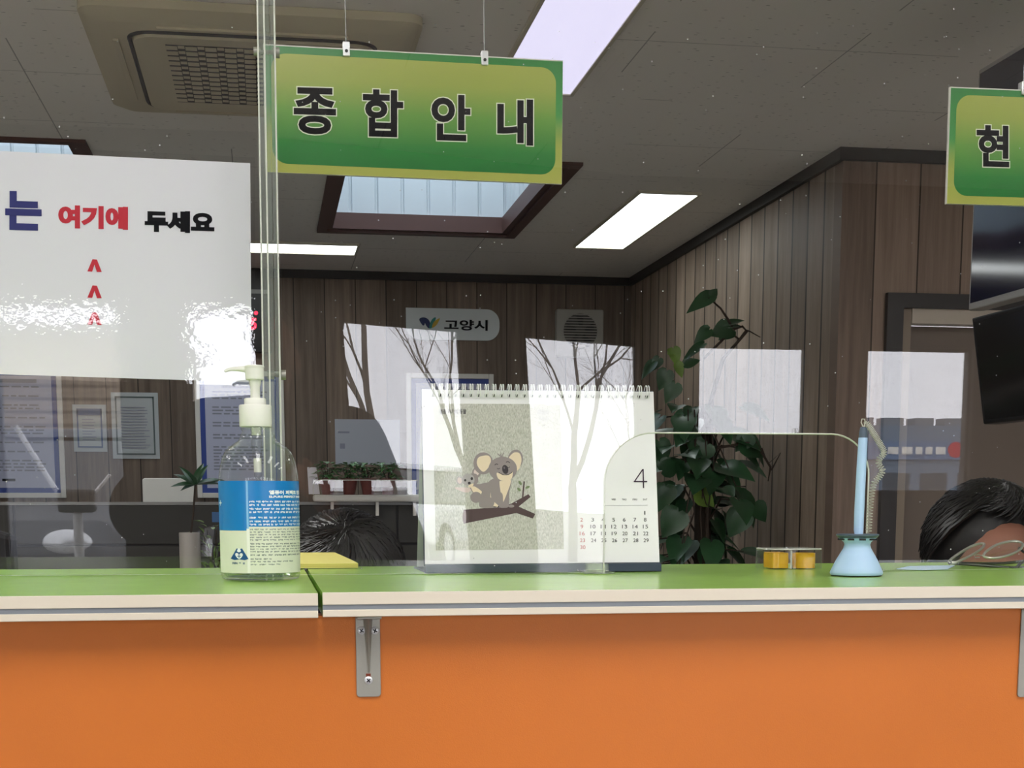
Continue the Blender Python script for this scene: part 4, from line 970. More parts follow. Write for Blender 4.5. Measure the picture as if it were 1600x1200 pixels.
# young one on the back
ks(ke(175, 603, 24, 31, -10), lgrey, .0006); ks(ke(176, 604, 16, 23, -10), pink, .00063)
ks(kp([(255, 640), (330, 630), (380, 660), (345, 720), (300, 720), (262, 680)]), grey, .00062); ks(kp([(255, 640), (300, 655), (340, 690), (320, 715), (280, 695)]), cream, .00066)
ks(kp([(140, 655), (230, 655), (262, 665), (235, 690), (190, 682)]), pink, .0006)
ks(kp([(300, 640), (395, 615), (390, 645), (330, 680)]), grey, .00064)
ks(ke(298, 547, 32, 38), grey, .00066); ks(ke(298, 543, 20, 24), pink, .0007)
ks(ke(238, 598, 46, 44), lgrey, .00072); ks(kp([(250, 560), (300, 560), (310, 610), (285, 640), (262, 640)]), grey, .00071)
ks(ke(216, 602, 8, 9), dk, .00078); ks(ke(264, 590, 9, 11), dk, .00078); ks(ke(246, 622, 11, 10), dk, .0008); ks(kp([(240, 640), (275, 625), (270, 645), (250, 655)]), cream, .00076)
# grown one
ks(kp([(400, 600), (470, 580), (548, 598), (534, 690), (528, 792), (470, 798), (420, 802), (325, 797), (322, 740), (345, 670)]), grey, .0008)
ks(kp([(468, 598), (545, 596), (520, 690), (484, 765), (472, 690)]), cream, .00084)
ks(kp([(400, 690), (408, 740), (455, 785), (430, 792), (400, 760)]), cream, .00084)
ks(ke(372, 762, 55, 42), grey, .00088); ks(ke(295, 725, 42, 40), grey, .00079)
ks(kp([(448, 690), (485, 700), (492, 770), (520, 795), (470, 800), (450, 770)]), grey, .00088); ks(ke(548, 788, 22, 11), grey, .00088)
ks(ke(347, 480, 72, 80), grey, .0009); ks(kp([(310, 440), (345, 425), (385, 425), (402, 455), (390, 500), (352, 540), (320, 520), (300, 480)]), cream, .00094)
ks(ke(578, 452, 55, 72, 8), grey, .0009); ks(kp([(545, 420), (575, 400), (610, 410), (622, 460), (605, 520), (580, 530), (560, 480), (530, 450)]), cream, .00094)
ks(ke(487, 520, 103, 88), grey, .0010)
ks(kp([(444, 548), (480, 558), (530, 560), (558, 540), (550, 590), (500, 608), (455, 590)]), cream, .00104)
ks(ke(505, 524, 22, 33, -12), dk, .0011); ks(ke(498, 512, 6, 9, -12), mat('nose_light', (96, 88, 92), .6), .00115)
def stroke(pts, w_, mt_, off):
    b = MB(); P = [np.array(p) for p in smooth_pts([kk(*p) for p in pts], 5)]
    for p, q in zip(P[:-1], P[1:]):
        d = q - p; l_ = np.hypot(*d)
        if l_ < 1e-6: continue
        n_ = np.array([-d[1], d[0]]) / l_ * w_ / 2; e = d / l_ * w_ * .2
        b.face([KP.hit(*v, off) for v in (p - e + n_, q + e + n_, q + e - n_, p - e - n_)])
    b.build('print_line', mt_, t, fix=False)
stroke([(446, 515), (456, 521), (467, 515)], .8, dk, .0011); stroke([(520, 506), (529, 511), (538, 505)], .8, dk, .0011)
stroke([(430, 492), (440, 484), (452, 488)], 1.1, dk, .0011); stroke([(512, 472), (524, 467), (538, 476)], 1.1, dk, .0011)
stroke([(460, 545), (490, 562), (530, 560), (556, 542)], .9, dk, .0011)
for a_, b_ in (((478, 436), (450, 410)), ((480, 434), (470, 412)), ((482, 434), (492, 405))): stroke([a_, b_], 1.5, grey, .0010)
for x in (430, 440, 455, 460): stroke([(x, 790), (x - 6, 797)], 1.1, dk, .0011)
tx = lambda s_, rc, m_, bold=0., nm='lettering': (lambda b: (put_text(b, s_, rc, KP, bold, .0006), b.build(nm, m_, t, fix=False)))(MB())
greyt = mat('calendar_grey', (120, 120, 118), .6); inkp = mat('calendar_ink', (58, 56, 60), .6); redp = mat('calendar_red', (196, 108, 108), .6); purple = mat('numeral_ink', (52, 32, 52), .6)
tx('멸종 위기의 동물', (687, 639.5, 728.5, 647), inkp, .02); tx('코알라', (840, 640.5, 858, 647.5), greyt); tx('Koala', (843, 651, 858, 656), greyt)
b = MB()
stroke_px = lambda pts, w_: [b.face([KP.hit(*v, .0006) for v in q]) for q in pts]
b = MB(); X4 = lambda x, y: KP.hit(x, y, .0006)
b.face([X4(*v) for v in ((1003.6, 732.8), (1005.8, 732.8), (992.6, 752), (990.2, 752.6))]); b.face([KP.hit(x, y, .0008) for x, y in ((990.2, 751.4), (1011.2, 751.4), (1011.2, 753.4), (990.2, 753.4))]); b.face([KP.hit(x, y, .0007) for x, y in ((1003.8, 732.8), (1005.8, 732.8), (1006.6, 762.6), (1004.6, 762.6))]); b.build('month_numeral', purple, t, fix=False)
cx = [908.7, 926, 942, 958.8, 975.4, 992, 1008]
for x, s_ in zip(cx, ('SUN', 'MON', 'TUE', 'WED', 'THU', 'FRI', 'SAT')): tx(s_, (x - 3.4, 779, x + 3.4, 781.8), redp if s_ == 'SUN' else greyt, .02, 'weekday')
b = MB(); shape(b, [(904, 789.6), (1012, 789.0), (1012, 789.5), (904, 790.1)], KP, .0005); b.build('rule', greyt, t, fix=False)
for d in range(1, 31):
    col = (d + 5) % 7; row = (d + 5) // 7; x = cx[col] + row * .5 - .5; y = 801.3 + row * 10.75; w_ = 0.9 if d == 1 else 2.1 if d < 10 else 4.0
    tx(str(d), (x - w_, y - 2.9, x + w_, y + 2.9), redp if col == 0 else inkp, 0, 'date')
whitew = mat('white_wire', (228, 230, 226), .3)
src = None
for i in range(29):
    x = 676 + i * (1010 - 676) / 28; y = 609 + (x - 659) / 362 * 3.3
    if src is None:
        b = MB(); c = KP.hit(x, y - .5)
        for dx in (-.0013, .0013): b.tube([(c.x + dx + .0006 * math.sin(a), c.y - .0045 + .0068 * math.cos(a) * -1 + .004, c.z - .0015 + .0078 * math.sin(a)) for a in [math.radians(v) for v in range(-55, 236, 15)]], .00068, 6)
        src = b.build('wire_ring', whitew, t, smooth=True); c0 = c
        b = MB(); b.face([KP.hit(*v, .0005) for v in ((x - 2.4, y + 6), (x + 2.4, y + 6), (x + 2.4, y + 10.5), (x - 2.4, y + 10.5))]); sh = b.build('punch_hole', M['dark'], t, fix=False)
    else:
        c = KP.hit(x, y - .5)
        for s_ in (src, sh): o = s_.copy(); COL.objects.link(o); o.parent = t; o.location = c - c0

# ---------------------------------------------------------------- pump bottle
BY = 1.527; BX = PY(406.5, 850, BY).x; kpx = ppm(BY, 406); zz = lambda y: PY(406.5, y, BY).z
t = thing('pump_bottle', (BX, BY, ZT), 'clear pump bottle of hand sanitizer with a blue and cream label', 'bottle')
R0 = 62.2 / kpx; zb = ZT + .0006
bot = clear('clear_bottle', 1.45, (.975, .98, .975), edge=.75)
prof = [(R0 * .90, zb), (R0 * .965, zb + .0012), (R0, zb + .005)] + [(R0, zz(750))] + [(hw / kpx, zz(y)) for hw, y in ((61.5, 740), (59.5, 728), (56, 716), (51.5, 706), (45, 699), (36, 693), (30, 689), (27.5, 684), (26.5, 679), (24, 676), (24, 672), (26, 671), (26, 669), (23, 668), (23, 664))]
b = MB(); b.lathe(prof, BX, BY, 72); b.build('bottle_body', bot, t, smooth=True)
b = MB(); b.lathe([(R0 * .86, zb + .003), (R0 * .95, zb + .0065), (R0 * .955, zb + .0085), (R0 * .6, zb + .0055)], BX, BY, 64); b.build('thick_base', clear('bottle_base', 1.5, (.80, .86, .80), edge=.5), t, smooth=True)
th0 = math.atan2(-BY, -BX)                        # towards the lens
class Lab:
    def hit(s, u, y, off=0.):
        a = th0 + (u - 406.5) / 62.2; r = R0 + .0003 + off; return Vector((BX + r * math.cos(a), BY + r * math.sin(a), zz(y)))
LB = Lab()
un = lambda x: 406.5 + 62.2 * math.asin(max(-1, min(1, (x - 406.5) / 62.2)))
def patch(u0, u1, y0, y1, m_, name, off=0., n=40, slant=0):
    b = MB(); vs = []
    for i in range(n + 1):
        u = u0 + (u1 - u0) * i / n; vs += [LB.hit(u, y0, off), LB.hit(u, y1 + slant * i / n, off)]
    b.add(vs, [(2 * i, 2 * i + 1, 2 * i + 3, 2 * i + 2) for i in range(n)]); return b.build(name, m_, t, smooth=True, fix=False)
lblue = mat('label_blue', (0, 122, 196), .3); lcream = mat('label_cream', (222, 226, 206), .35)
lab = patch(406.5 - 150, 406.5 + 150, 752, 893, lcream, 'label', 0, 80)
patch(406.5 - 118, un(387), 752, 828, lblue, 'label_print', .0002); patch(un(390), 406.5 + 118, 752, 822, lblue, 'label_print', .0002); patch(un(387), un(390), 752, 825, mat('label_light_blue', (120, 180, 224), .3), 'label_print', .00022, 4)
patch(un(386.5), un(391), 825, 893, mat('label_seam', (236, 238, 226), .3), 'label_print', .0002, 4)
wt = mat('label_white', (240, 244, 246), .4); lnavy = mat('label_navy', (20, 84, 140), .4)
def ltx(s_, u0, y0, u1, y1, m_, bold=0., nm='lettering'):
    b = MB(); put_text(b, s_, (u0, y0, u1, y1), LB, bold, .0004); b.build(nm, m_, t, fix=False)
ltx('엘퓨어 퍼펙트 핸드', 421.8, 766.5, 496, 773, wt, .05); ltx('ELPURE PERFECT HAND', 421.8, 774.6, 496, 778, wt, .05)
y = 782
for s_ in ('Protects from the external environment', 'and, it contains hyaluronic acid'):
    pass
b = MB(); r = random.Random(5)
def words(y0, h, u0=391.5, u1=500):
    u = u0
    while u < u1 - 2:
        w_ = min(r.uniform(4, 12), u1 - u); n = max(int(w_ / 1.7), 1)
        for k in range(n):
            ua = u + k * 1.7; hh = h * r.choice((.6, .8, 1, 1)); dy = r.uniform(0, .25) * h
            b.face([LB.hit(ua, y0 + dy, .0004), LB.hit(ua + 1.15, y0 + dy, .0004), LB.hit(ua + 1.15, y0 + hh, .0004), LB.hit(ua, y0 + hh, .0004)])
        u += w_ + 1.6
for y in (782.2, 787.3, 793.2, 798.2, 806.5, 812.2, 817): words(y, 3.2)
b.build('label_small_print', wt, t, fix=False)
b = MB()
for y in (825, 829, 833, 837, 841, 847, 851, 855, 859, 864): words(y, 2.3)
for y, e in ((870, 425), (874, 466), (878.5, 440)): words(y, 2.2, 391.5, e)
b.build('label_small_print', mat('label_grey_print', (120, 132, 130), .5), t, fix=False)
P = lambda pts, off=.0004: [LB.hit(un(x), y, off) for x, y in pts]
b = MB(); b.face(P([(361.5, 871), (371, 855), (375, 856.5), (379, 855), (388.5, 871), (383, 873), (375, 872), (367, 873)])); b.build('emblem', lnavy, t, fix=False)
b = MB(); b.face(P(smooth_pts([(374.5, 871.5), (369, 866), (369.5, 862.5), (372.5, 862.5), (374.5, 864.5), (376.7, 862.5), (379.5, 862.8), (379.8, 866.2)], 4, True), .0006)); b.build('emblem_heart', wt, t, fix=False)
b = MB(); b.face(P(smooth_pts([(374.5, 854.5), (377.5, 859), (374.5, 861), (371.5, 859)], 4, True), .0006)); b.build('emblem_drop', wt, t, fix=False)
b = MB(); b.face(P([(374, 864.5), (375, 864.5), (375, 870), (374, 870)], .0008)); b.face(P([(371.8, 866.6), (377.2, 866.6), (377.2, 867.6), (371.8, 867.6)], .0008)); b.build('emblem_cross', lnavy, t, fix=False)
b = MB(); words(876, 3.4, un(364), un(384)); b.build('emblem_caption', mat('caption_ink', (70, 96, 130), .5), t, fix=False)
b = MB(); b.face(P([(347.6, 781.5), (348.5, 781.5), (348.5, 790), (347.6, 790)], .0005)); b.face(P([(346.2, 785), (350, 785), (350, 786.5), (346.2, 786.5)], .0005)); b.build('label_cross', wt, t, fix=False)
pump = mat('pump_white', (232, 233, 222), .35); xn = BX - 2.0 / kpx * 0
b = MB(); pr = []
b.lathe([(24.8 / kpx, zz(667)), (25.2 / kpx, zz(666)), (25.2 / kpx, zz(634.5)), (24 / kpx, zz(633)), (17 / kpx, zz(633)), (17 / kpx, zz(624)), (15.8 / kpx, zz(622.5)), (8, zz(622.5))][:7], BX - 2.5 / kpx, BY, 56); b.build('collar', pump, t, smooth=True)
b = MB(); b.lathe([(7.5 / kpx, zz(623)), (7.5 / kpx, zz(606)), (9.5 / kpx, zz(598)), (10 / kpx, zz(592))], BX - 2 / kpx, BY, 32); b.build('plunger', pump, t, smooth=True)
b = MB(); b.lathe([(14.0 / kpx, zz(594)), (14.6 / kpx, zz(592)), (14.6 / kpx, zz(575)), (15.5 / kpx, zz(574)), (15.5 / kpx, zz(572)), (13 / kpx, zz(570.8))], BX - 2.3 / kpx, BY, 40)
hx = lambda x, y: PY(x, y, BY)
b.tube([hx(404, 579), hx(388, 577.2), hx(372, 576.2), hx(360, 576.8), hx(354, 578.6), hx(350.5, 580.8)], [6.2 / kpx, 5.4 / kpx, 3.9 / kpx, 3.1 / kpx, 2.7 / kpx, 2.3 / kpx], 14)
fuse(b, 'pump_head', pump, t, .0007)
b = MB(); b.tube([(BX - 2 / kpx, BY, zz(668)), (BX - 1.5 / kpx, BY, zz(700)), (BX - .5 / kpx, BY, zz(745))], [9 / kpx, 8 / kpx, 6 / kpx], 20); b.tube([(BX - .5 / kpx, BY, zz(745)), (BX + 2 / kpx, BY + .01, ZT + .012)], 4 / kpx, 12); b.build('dip_tube', clear('dip_tube_plastic', 1.45, (.93, .94, .93), edge=.9), t, smooth=True)
b = MB(); b.lathe([(7 / kpx, zz(680)), (7 / kpx, zz(668))], BX - 2 / kpx, BY, 24); b.lathe([(6 / kpx, zz(738)), (6 / kpx, zz(716))], BX - 1 / kpx, BY, 24); b.build('pump_valve', pump, t, smooth=True)

# ---------------------------------------------------------------- pen stand
SY = 1.50; kp_ = ppm(SY, 1338); SX = PY(1338.5, 880, SY).x; sz = lambda y: PY(1338.5, y, SY).z
t = thing('pen_stand', (SX, SY, ZT), 'pale blue counter pen upright in its flared stand with a coiled cord', 'pen stand')
pale = mat('pale_blue_plastic', (172, 202, 234), .4); slate = mat('slate_plastic', (74, 88, 104), .4)
b = MB(); b.lathe([(37.5 / kp_, ZT + .0014), (38.8 / kp_, ZT + .0030), (38.6 / kp_, sz(893)), (36 / kp_, sz(887)), (30.5 / kp_, sz(875)), (25 / kp_, sz(865)), (20.5 / kp_, sz(857)), (18.8 / kp_, sz(851)), (20 / kp_, sz(847)), (24.5 / kp_, sz(843)), (28 / kp_, sz(840.5))], SX, SY, 56); b.build('base', pale, t, smooth=True)
b = MB(); b.lathe([(36.5 / kp_, ZT + .0005), (37.5 / kp_, ZT + .0014)], SX, SY, 56); b.build('rubber_foot', M['dark'], t)
b = MB(); b.lathe([(25 / kp_, sz(842)), (28.5 / kp_, sz(840)), (31.2 / kp_, sz(836.5)), (31 / kp_, sz(834.5)), (28 / kp_, sz(834)), (12 / kp_, sz(836))], SX, SY, 48); b.build('rim', slate, t, smooth=True)
for k in range(10):
    a = k * 2 * PI / 10 + .2; c = Vector((SX + 27 / kp_ * math.cos(a), SY + 27 / kp_ * math.sin(a), sz(842.5))); Q = Matrix.Translation(c) @ Matrix.Rotation(a, 4, 'Z')
    MB().box((-.0012, -.0032, -.0009), (.0012, .0032, .0009), Q).build('rim_slot', M['dark'], t)
px_ = lambda x, y, Y=SY: PY(x, y, Y)
b = MB(); b.tube([px_(1342, 838), px_(1341.5, 828), px_(1342.5, 800), px_(1346, 730), px_(1348.4, 684)], [6.2 / kp_, 7.1 / kp_, 7.3 / kp_, 7.0 / kp_, 6.6 / kp_], 20); pen = b.build('pen', pale, t, smooth=True)
b = MB(); b.tube([px_(1348.4, 684.5), px_(1348.6, 676), px_(1349, 668), px_(1349.1, 667)], [6.3 / kp_, 5.9 / kp_, 4.7 / kp_, 3.0 / kp_], 18); b.build('pen_cap', slate, pen, smooth=True)
cord = mat('grey_cord', (188, 186, 170), .4)
b = MB(); b.tube([px_(1349, 668), px_(1345.5, 660), px_(1347, 654.5), px_(1351, 655), px_(1352, 660), px_(1350, 667)], .0006, 6)
path = smooth_pts([(1357, 834), (1359, 800), (1362, 772), (1366, 755), (1374, 745), (1379, 735), (1373, 725), (1374, 717), (1381.5, 708), (1377, 697), (1366, 679), (1357, 665), (1351, 659)], 24)
acc = 0; out = []; ph = 0
pp = [np.array(p) for p in path]; lens = [0]
for i in range(1, len(pp)): lens.append(lens[-1] + np.hypot(*(pp[i] - pp[i - 1])))
NN = 1500
for k in range(NN + 1):
    d_ = lens[-1] * k / NN; i = min(max(np.searchsorted(lens, d_), 1), len(pp) - 1); u = (d_ - lens[i - 1]) / max(lens[i] - lens[i - 1], 1e-6); p = pp[i - 1] * (1 - u) + pp[i] * u
    tg = pp[i] - pp[i - 1]; tg = tg / max(np.hypot(*tg), 1e-6); nrm = np.array([-tg[1], tg[0]])
    pitch = 4.6 if d_ < 85 else 3.6 if d_ < 130 else 2.5
    ph += 2 * PI * (lens[-1] / NN) / pitch; rad = 4.6 if 4 < d_ < lens[-1] - 4 else 2.5
    q = p + nrm * rad * math.cos(ph); out.append(PY(q[0], q[1], SY + .013 + rad / kp_ * math.sin(ph)))
b.tube(out, .00042, 5); b.build('coiled_cord', cord, t, smooth=True)

# ---------------------------------------------------------------- tape case
YT_ = 1.655; A, B = PZ(1198, 888, ZT), PZ(1291, 888, ZT); x0, x1 = PY(1199, 888, YT_).x, PY(1290, 888, YT_).x; xm = PY(1236, 888, YT_).x
t = thing('tape_case', ((x0 + x1) / 2, YT_ + .028, ZT), 'small clear rounded case of yellow tape beside the pen stand', 'tape case')
case = clear('clear_case', 1.5, (.94, .94, .93), edge=.95)
b = MB(); zt_ = PY(1240, 857, YT_).z; d_ = .056; pts = rrect(x0, YT_, x1, YT_ + d_, .016, 8)
n = len(pts); ins = rrect(x0 + .003, YT_ + .003, x1 - .003, YT_ + d_ - .003, .014, 8)
b.add([(x, y, ZT + .0006) for x, y in pts] + [(x, y, zt_ - .003) for x, y in pts] + [(x, y, zt_) for x, y in ins], [(k, (k + 1) % n, n + (k + 1) % n, n + k) for k in range(n)] + [(n + k, n + (k + 1) % n, 2 * n + (k + 1) % n, 2 * n + k) for k in range(n)] + [tuple(2 * n + k for k in range(n))]); b.build('case', case, t, smooth=True)
b = MB(); b.tube([(x, y, zt_ - .001) for x, y in rrect(x0 + .001, YT_ + .001, x1 - .001, YT_ + d_ - .001, .015, 8)], .0009, 6, closed=True); b.tube([(xm, YT_ + .0004, ZT + .001), (xm, YT_ + .0004, zt_ - .003), (xm + .001, YT_ + .02, zt_)], .0011, 6); b.build('moulded_edge', mat('case_edge', (190, 190, 186), .15), t, smooth=True)
yel = mat('yellow_tape', (222, 170, 18), .45)
za = PY(1240, 863.5, YT_ + .006).z
b = MB(); a, c = PY(1207, 870, YT_ + .006), PY(1232, 870, YT_ + .006); b.box((a.x, YT_ + .005, ZT + .0012), (c.x, YT_ + .038, za)); b.build('tape_block', yel, t, bevel=.001)
b = MB(); a, c = PY(1243, 870, YT_ + .006), PY(1279, 870, YT_ + .006); rr = (c.x - a.x) / 2; b.lathe([(rr, ZT + .0012), (rr, za - .0008), (rr * .55, za - .0008), (rr * .55, ZT + .0012)], (a.x + c.x) / 2, YT_ + .005 + rr, 40, False); b.build('tape_roll', yel, t, smooth=True)

# ---------------------------------------------------------------- note pad, card, spectacles
a, c = PZ(438, 888.5, ZT), PZ(562, 888, ZT); yf = 1.768
t = thing('note_pad', ((a.x + c.x) / 2, yf + .03, ZT), 'yellow sticky note pad with curling sheets, behind the pump bottle', 'note pad')
b = MB(); vs = []; n = 10; xa = a.x
for i in range(n + 1):
    u = i / n; y = yf + .078 * u; xr = c.x - .002 - .024 * u ** 1.6; lift = .0105 * u ** 1.5
    vs += [(xa, y, ZT + .0008 + lift * .85), (xr, y, ZT + .0008 + lift * .85), (xr, y, ZT + .0062 + lift), (xa, y, ZT + .0062 + lift)]
fs = [(0, 1, 2, 3), tuple(4 * n + k for k in (3, 2, 1, 0))]
for i in range(n):
    for k in range(4): fs.append((4 * i + k, 4 * i + (k + 1) % 4, 4 * i + 4 + (k + 1) % 4, 4 * i + 4 + k))
b.add(vs, fs); b.build('sheets', mat('sticky_yellow', (246, 234, 138), .6), t)
for k in range(1, 4):
    z = ZT + .0008 + k * .0013; MB().box((xa, yf - .0002, z), (c.x - .002, yf + .0001, z + .00035)).build('sheet_edge', mat('sheet_edge', (196, 176, 60), .6), t)
b = MB(); q = [PZ(x, y, ZT + .0012) for x, y in ((1400, 888.5), (1422, 884.2), (1492, 883.2), (1480, 888.8), (1440, 890.3))]; b.add(q + [v - Vector((0, 0, .0006)) for v in q], [(0, 1, 2, 3, 4), (9, 8, 7, 6, 5)] + [(k, (k + 1) % 5, 5 + (k + 1) % 5, 5 + k) for k in range(5)])
tag(b.build('card', mat('pale_blue_card', (176, 206, 224), .5)), 'pale blue card lying flat on the counter behind the pen stand', 'card')
t = thing('spectacles', PZ(1545, 886, ZT), 'spectacles with shiny metal rims lying folded on the counter by the right edge', 'spectacles')
rim = mat('silver_rim', (178, 178, 168), .28, metal=.6); lensm = clear('spectacle_lens', 1.6, (.90, .93, .91), edge=.3)
def lens(pts, y0, y1, r_=.0016):
    ys = [p[1] for p in pts]; ya, yb = max(ys), min(ys)
    P3 = [PY(x, y, y0 + (y1 - y0) * (ya - y) / (ya - yb)) for x, y in smooth_pts(pts, 5, True)]
    rb = MB().tube(P3, r_, 8, closed=True).build('rim', rim, t, smooth=True); lb = MB(); c = sum(P3, Vector()) / len(P3) + Vector((0, -.002, .003)); n = len(P3); lb.add(P3 + [c], [(k, (k + 1) % n, n) for k in range(n)]); lb.build('lens', lensm, t, smooth=True)
lens([(1536.5, 868), (1545, 858.5), (1558, 851), (1575, 846.3), (1590, 846), (1598, 850.5), (1594, 858.5), (1580, 866), (1562, 871), (1546, 871.8)], 1.665, 1.705)
lens([(1483.5, 876), (1498, 865), (1516, 854.5), (1530, 849.5), (1538, 850.5), (1532, 858.5), (1515, 869), (1496, 877.5), (1487, 879)], 1.665, 1.72)
b = MB(); b.tube([PY(1535, 868.5, 1.67), PY(1528, 866.5, 1.675), PY(1522.5, 868, 1.678), PY(1524, 871.5, 1.676), PY(1531, 871, 1.672)], .0008, 6); b.build('bridge', rim, t, smooth=True)
b = MB(); b.tube([PY(1484, 879, 1.665), PY(1500, 880.5, 1.68), PY(1530, 881, 1.70), PY(1570, 880, 1.71), PY(1612, 876, 1.70)], [.0026, .0024, .0018, .0018, .0018], 8); b.tube([PY(1497, 881, 1.668), PY(1540, 884, 1.67), PY(1580, 887.3, 1.655), PY(1615, 887, 1.652)], [.0015, .0018, .002, .0022], 8); b.tube([PY(1578, 887.0, 1.656), PY(1582, 889.3, 1.65), PY(1588, 889, 1.65), PY(1594, 880, 1.66), PY(1606, 874, 1.665)], .0022, 8); b.build('temple', M['black'], t, smooth=True)
b = MB(); b.tube([PY(1592, 856, 1.70), PY(1599, 862, 1.69), PY(1612, 868, 1.68)], .0016, 8); b.build('hinge', M['black'], t, smooth=True)

# ---------------------------------------------------------------- screens at the right
TX = 2.062; t = thing('television', (TX, 3.6, 1.69), 'large television with a pale bezel hung from the ceiling at the right edge', 'television')
z0, z1 = 1.689, 2.366
b = MB(); b.box((TX, 3.05, z0), (TX + .05, 4.2, z1)); b.build('case', mat('pale_grey_bezel', (176, 176, 172), .4), t, bevel=.004)
MB().box((TX - .0015, 3.05 + .014, z0 + .020), (TX, 4.2 - .012, z1 - .014)).build('screen', mat('dark_blue_screen', (26, 28, 58), .08, spec=.8), t)
b = MB(); b.cyl((TX + .03, 3.6, z1), (TX + .03, 3.6, CEIL), .02); b.build('ceiling_mount', M['black'], t)
t = thing('monitor', (1.9, 3.1, 0), 'black screen on a floor stand below the television, at the right edge', 'monitor')
pA, pB = PY(1518, 497, 3.6), PY(1536, 663, 3.6)
b = MB(); vs = []
for y in (2.75, 3.6):
    for p, dx in ((pB, 0), (pB, .045), (pA, .045), (pA, 0)): vs.append((p.x + dx, y, p.z))
b.add(vs, [(0, 1, 2, 3), (7, 6, 5, 4), (0, 4, 5, 1), (1, 5, 6, 2), (2, 6, 7, 3), (3, 7, 4, 0)]); b.build('case', M['black'], t, bevel=.004)
b = MB(); e = .014; f = lambda u, y, o_=.0012: Vector((pB.x + (pA.x - pB.x) * u - o_, y, pB.z + (pA.z - pB.z) * u)); b.face([f(.04, 2.75 + e), f(.04, 3.6 - e), f(.955, 3.6 - e), f(.955, 2.75 + e)]); b.build('screen', mat('black_screen', (14, 17, 18), .12, spec=.6), t)
b = MB(); b.cyl((1.95, 3.1, .02), (1.95, 3.1, 1.45), .022); b.lathe([(.22, 0), (.22, .015), (.03, .03)], 1.95, 3.1, 32); b.box((1.83, 3.05, 1.40), (1.96, 3.15, 1.48)); b.build('stand', M['black'], t, smooth=True)

# ---------------------------------------------------------------- tall climbing plant
PX_, PYY = 1.80, 6.0; t = thing('climbing_plant', (PX_, PYY, 0), 'tall climbing plant with large dark heart-shaped leaves in front of the wood wall', 'plant')
b = MB(); b.lathe([(.12, 0), (.15, .02), (.18, .34), (.19, .36), (.17, .36), (.165, .33)], PX_, PYY, 32); b.build('pot', mat('dark_pot', (52, 50, 50), .5), t, smooth=True)
b = MB(); b.cyl((PX_, PYY, .33), (PX_, PYY, 1.52), .035, 12); b.build('moss_pole', mat('moss_pole', (52, 42, 32), .95, bump=.8, bscale=80), t)
r = random.Random(11); fol = MB(); st = MB(); fol2 = MB()
for k in range(170):
    z = r.uniform(.40, 1.52); an = r.uniform(0, 2 * PI); rr = r.uniform(.06, .27) * (1.0 if z < 1.3 else .9); x = PX_ - .02 + rr * math.cos(an) * 1.05; y = PYY + rr * math.sin(an)
    if x > 1.97: continue
    L_ = r.uniform(.10, .17); d = (math.cos(an) * .7 + r.uniform(-.4, .4), math.sin(an) * .6 - .3, r.uniform(-1.0, .15))
    add_leaf(fol, (x, y, z), d, (math.cos(an) * .6, math.sin(an) * .6 - .55, .6), L_, L_ * .36, True)
    if k % 2 == 0: st.tube([(PX_ + .03 * math.cos(an), PYY + .03 * math.sin(an), z - .10), ((x + PX_) / 2, (y + PYY) / 2, z + .01), (x, y, z)], [.005, .004, .003], 5)
Yv = 5.85; V = lambda x, y, dy=0: PY(x, y, Yv + dy)
st.tube([Vector((PX_, PYY, 1.45)), V(1130, 560), V(1152, 535), V(1167, 518), V(1160, 510), V(1146, 515), V(1138, 500), V(1126, 482), V(1107, 465)], [.010, .008, .006, .006, .005, .005, .005, .004, .003], 6)
st.tube([V(1140, 520), V(1155, 530), V(1166, 516), V(1172, 518), V(1188, 527)], [.004, .005, .005, .003, .0015], 6)
st.tube([V(1150, 512), V(1140, 520), V(1120, 540), V(1100, 560)], .006, 6)
def vleaf(x0, y0, x1, y1, wr, mb=fol, up=(0, -1, .4), dy=0):
    p, q = V(x0, y0), V(x1, y1, dy); d = q - p; add_leaf(mb, p, d, up, d.length, d.length * wr, True)
vleaf(1112, 462, 1072, 484, .30, up=(.35, -.75, .75)); vleaf(1112, 462, 1121, 450, .5)
vleaf(1140, 506, 1163, 496, .40, up=(0, -.5, .9)); vleaf(1138, 511, 1164, 506, .30, up=(0, -.5, .9))
vleaf(1140, 512, 1110, 522, .52); vleaf(1143, 515, 1123, 530, .5); vleaf(1108, 515, 1084, 534, .38, up=(.2, -.7, .6)); vleaf(1098, 538, 1062, 562, .22, up=(-.2, -.6, .7))
vleaf(1052, 545, 1060, 572, .4, fol2); vleaf(1058, 568, 1068, 590, .38, fol2); vleaf(1044, 550, 1060, 552, .4, fol2)
vleaf(1022, 566, 1000, 590, .3, up=(0, -.6, .8)); vleaf(1030, 560, 1018, 580, .4); vleaf(1070, 570, 1096, 560, .3); vleaf(1042, 580, 1030, 610, .45); vleaf(1055, 600, 1040, 630, .45)
vleaf(1080, 690, 1110, 710, .45); vleaf(1105, 695, 1085, 725, .5); vleaf(1160, 690, 1198, 712, .48); vleaf(1170, 680, 1150, 705, .5); vleaf(1030, 690, 1042, 730, .4, fol); vleaf(1035, 735, 1065, 715, .5)
vleaf(1160, 800, 1140, 840, .5); vleaf(1180, 790, 1200, 815, .5); vleaf(1110, 860, 1100, 895, .55); vleaf(1060, 800, 1035, 840, .5); vleaf(1090, 770, 1120, 790, .5, fol2); vleaf(1040, 760, 1030, 800, .5)
st.tube([V(1120, 700), V(1180, 690), V(1204, 730), V(1200, 752)], [.006, .006, .005, .002], 6); st.tube([V(1190, 700), V(1200, 725), V(1220, 707), V(1205, 735)], [.004, .003, .002, .004], 5); st.tube([V(1100, 640), V(1150, 760), V(1165, 760)], .003, 5)
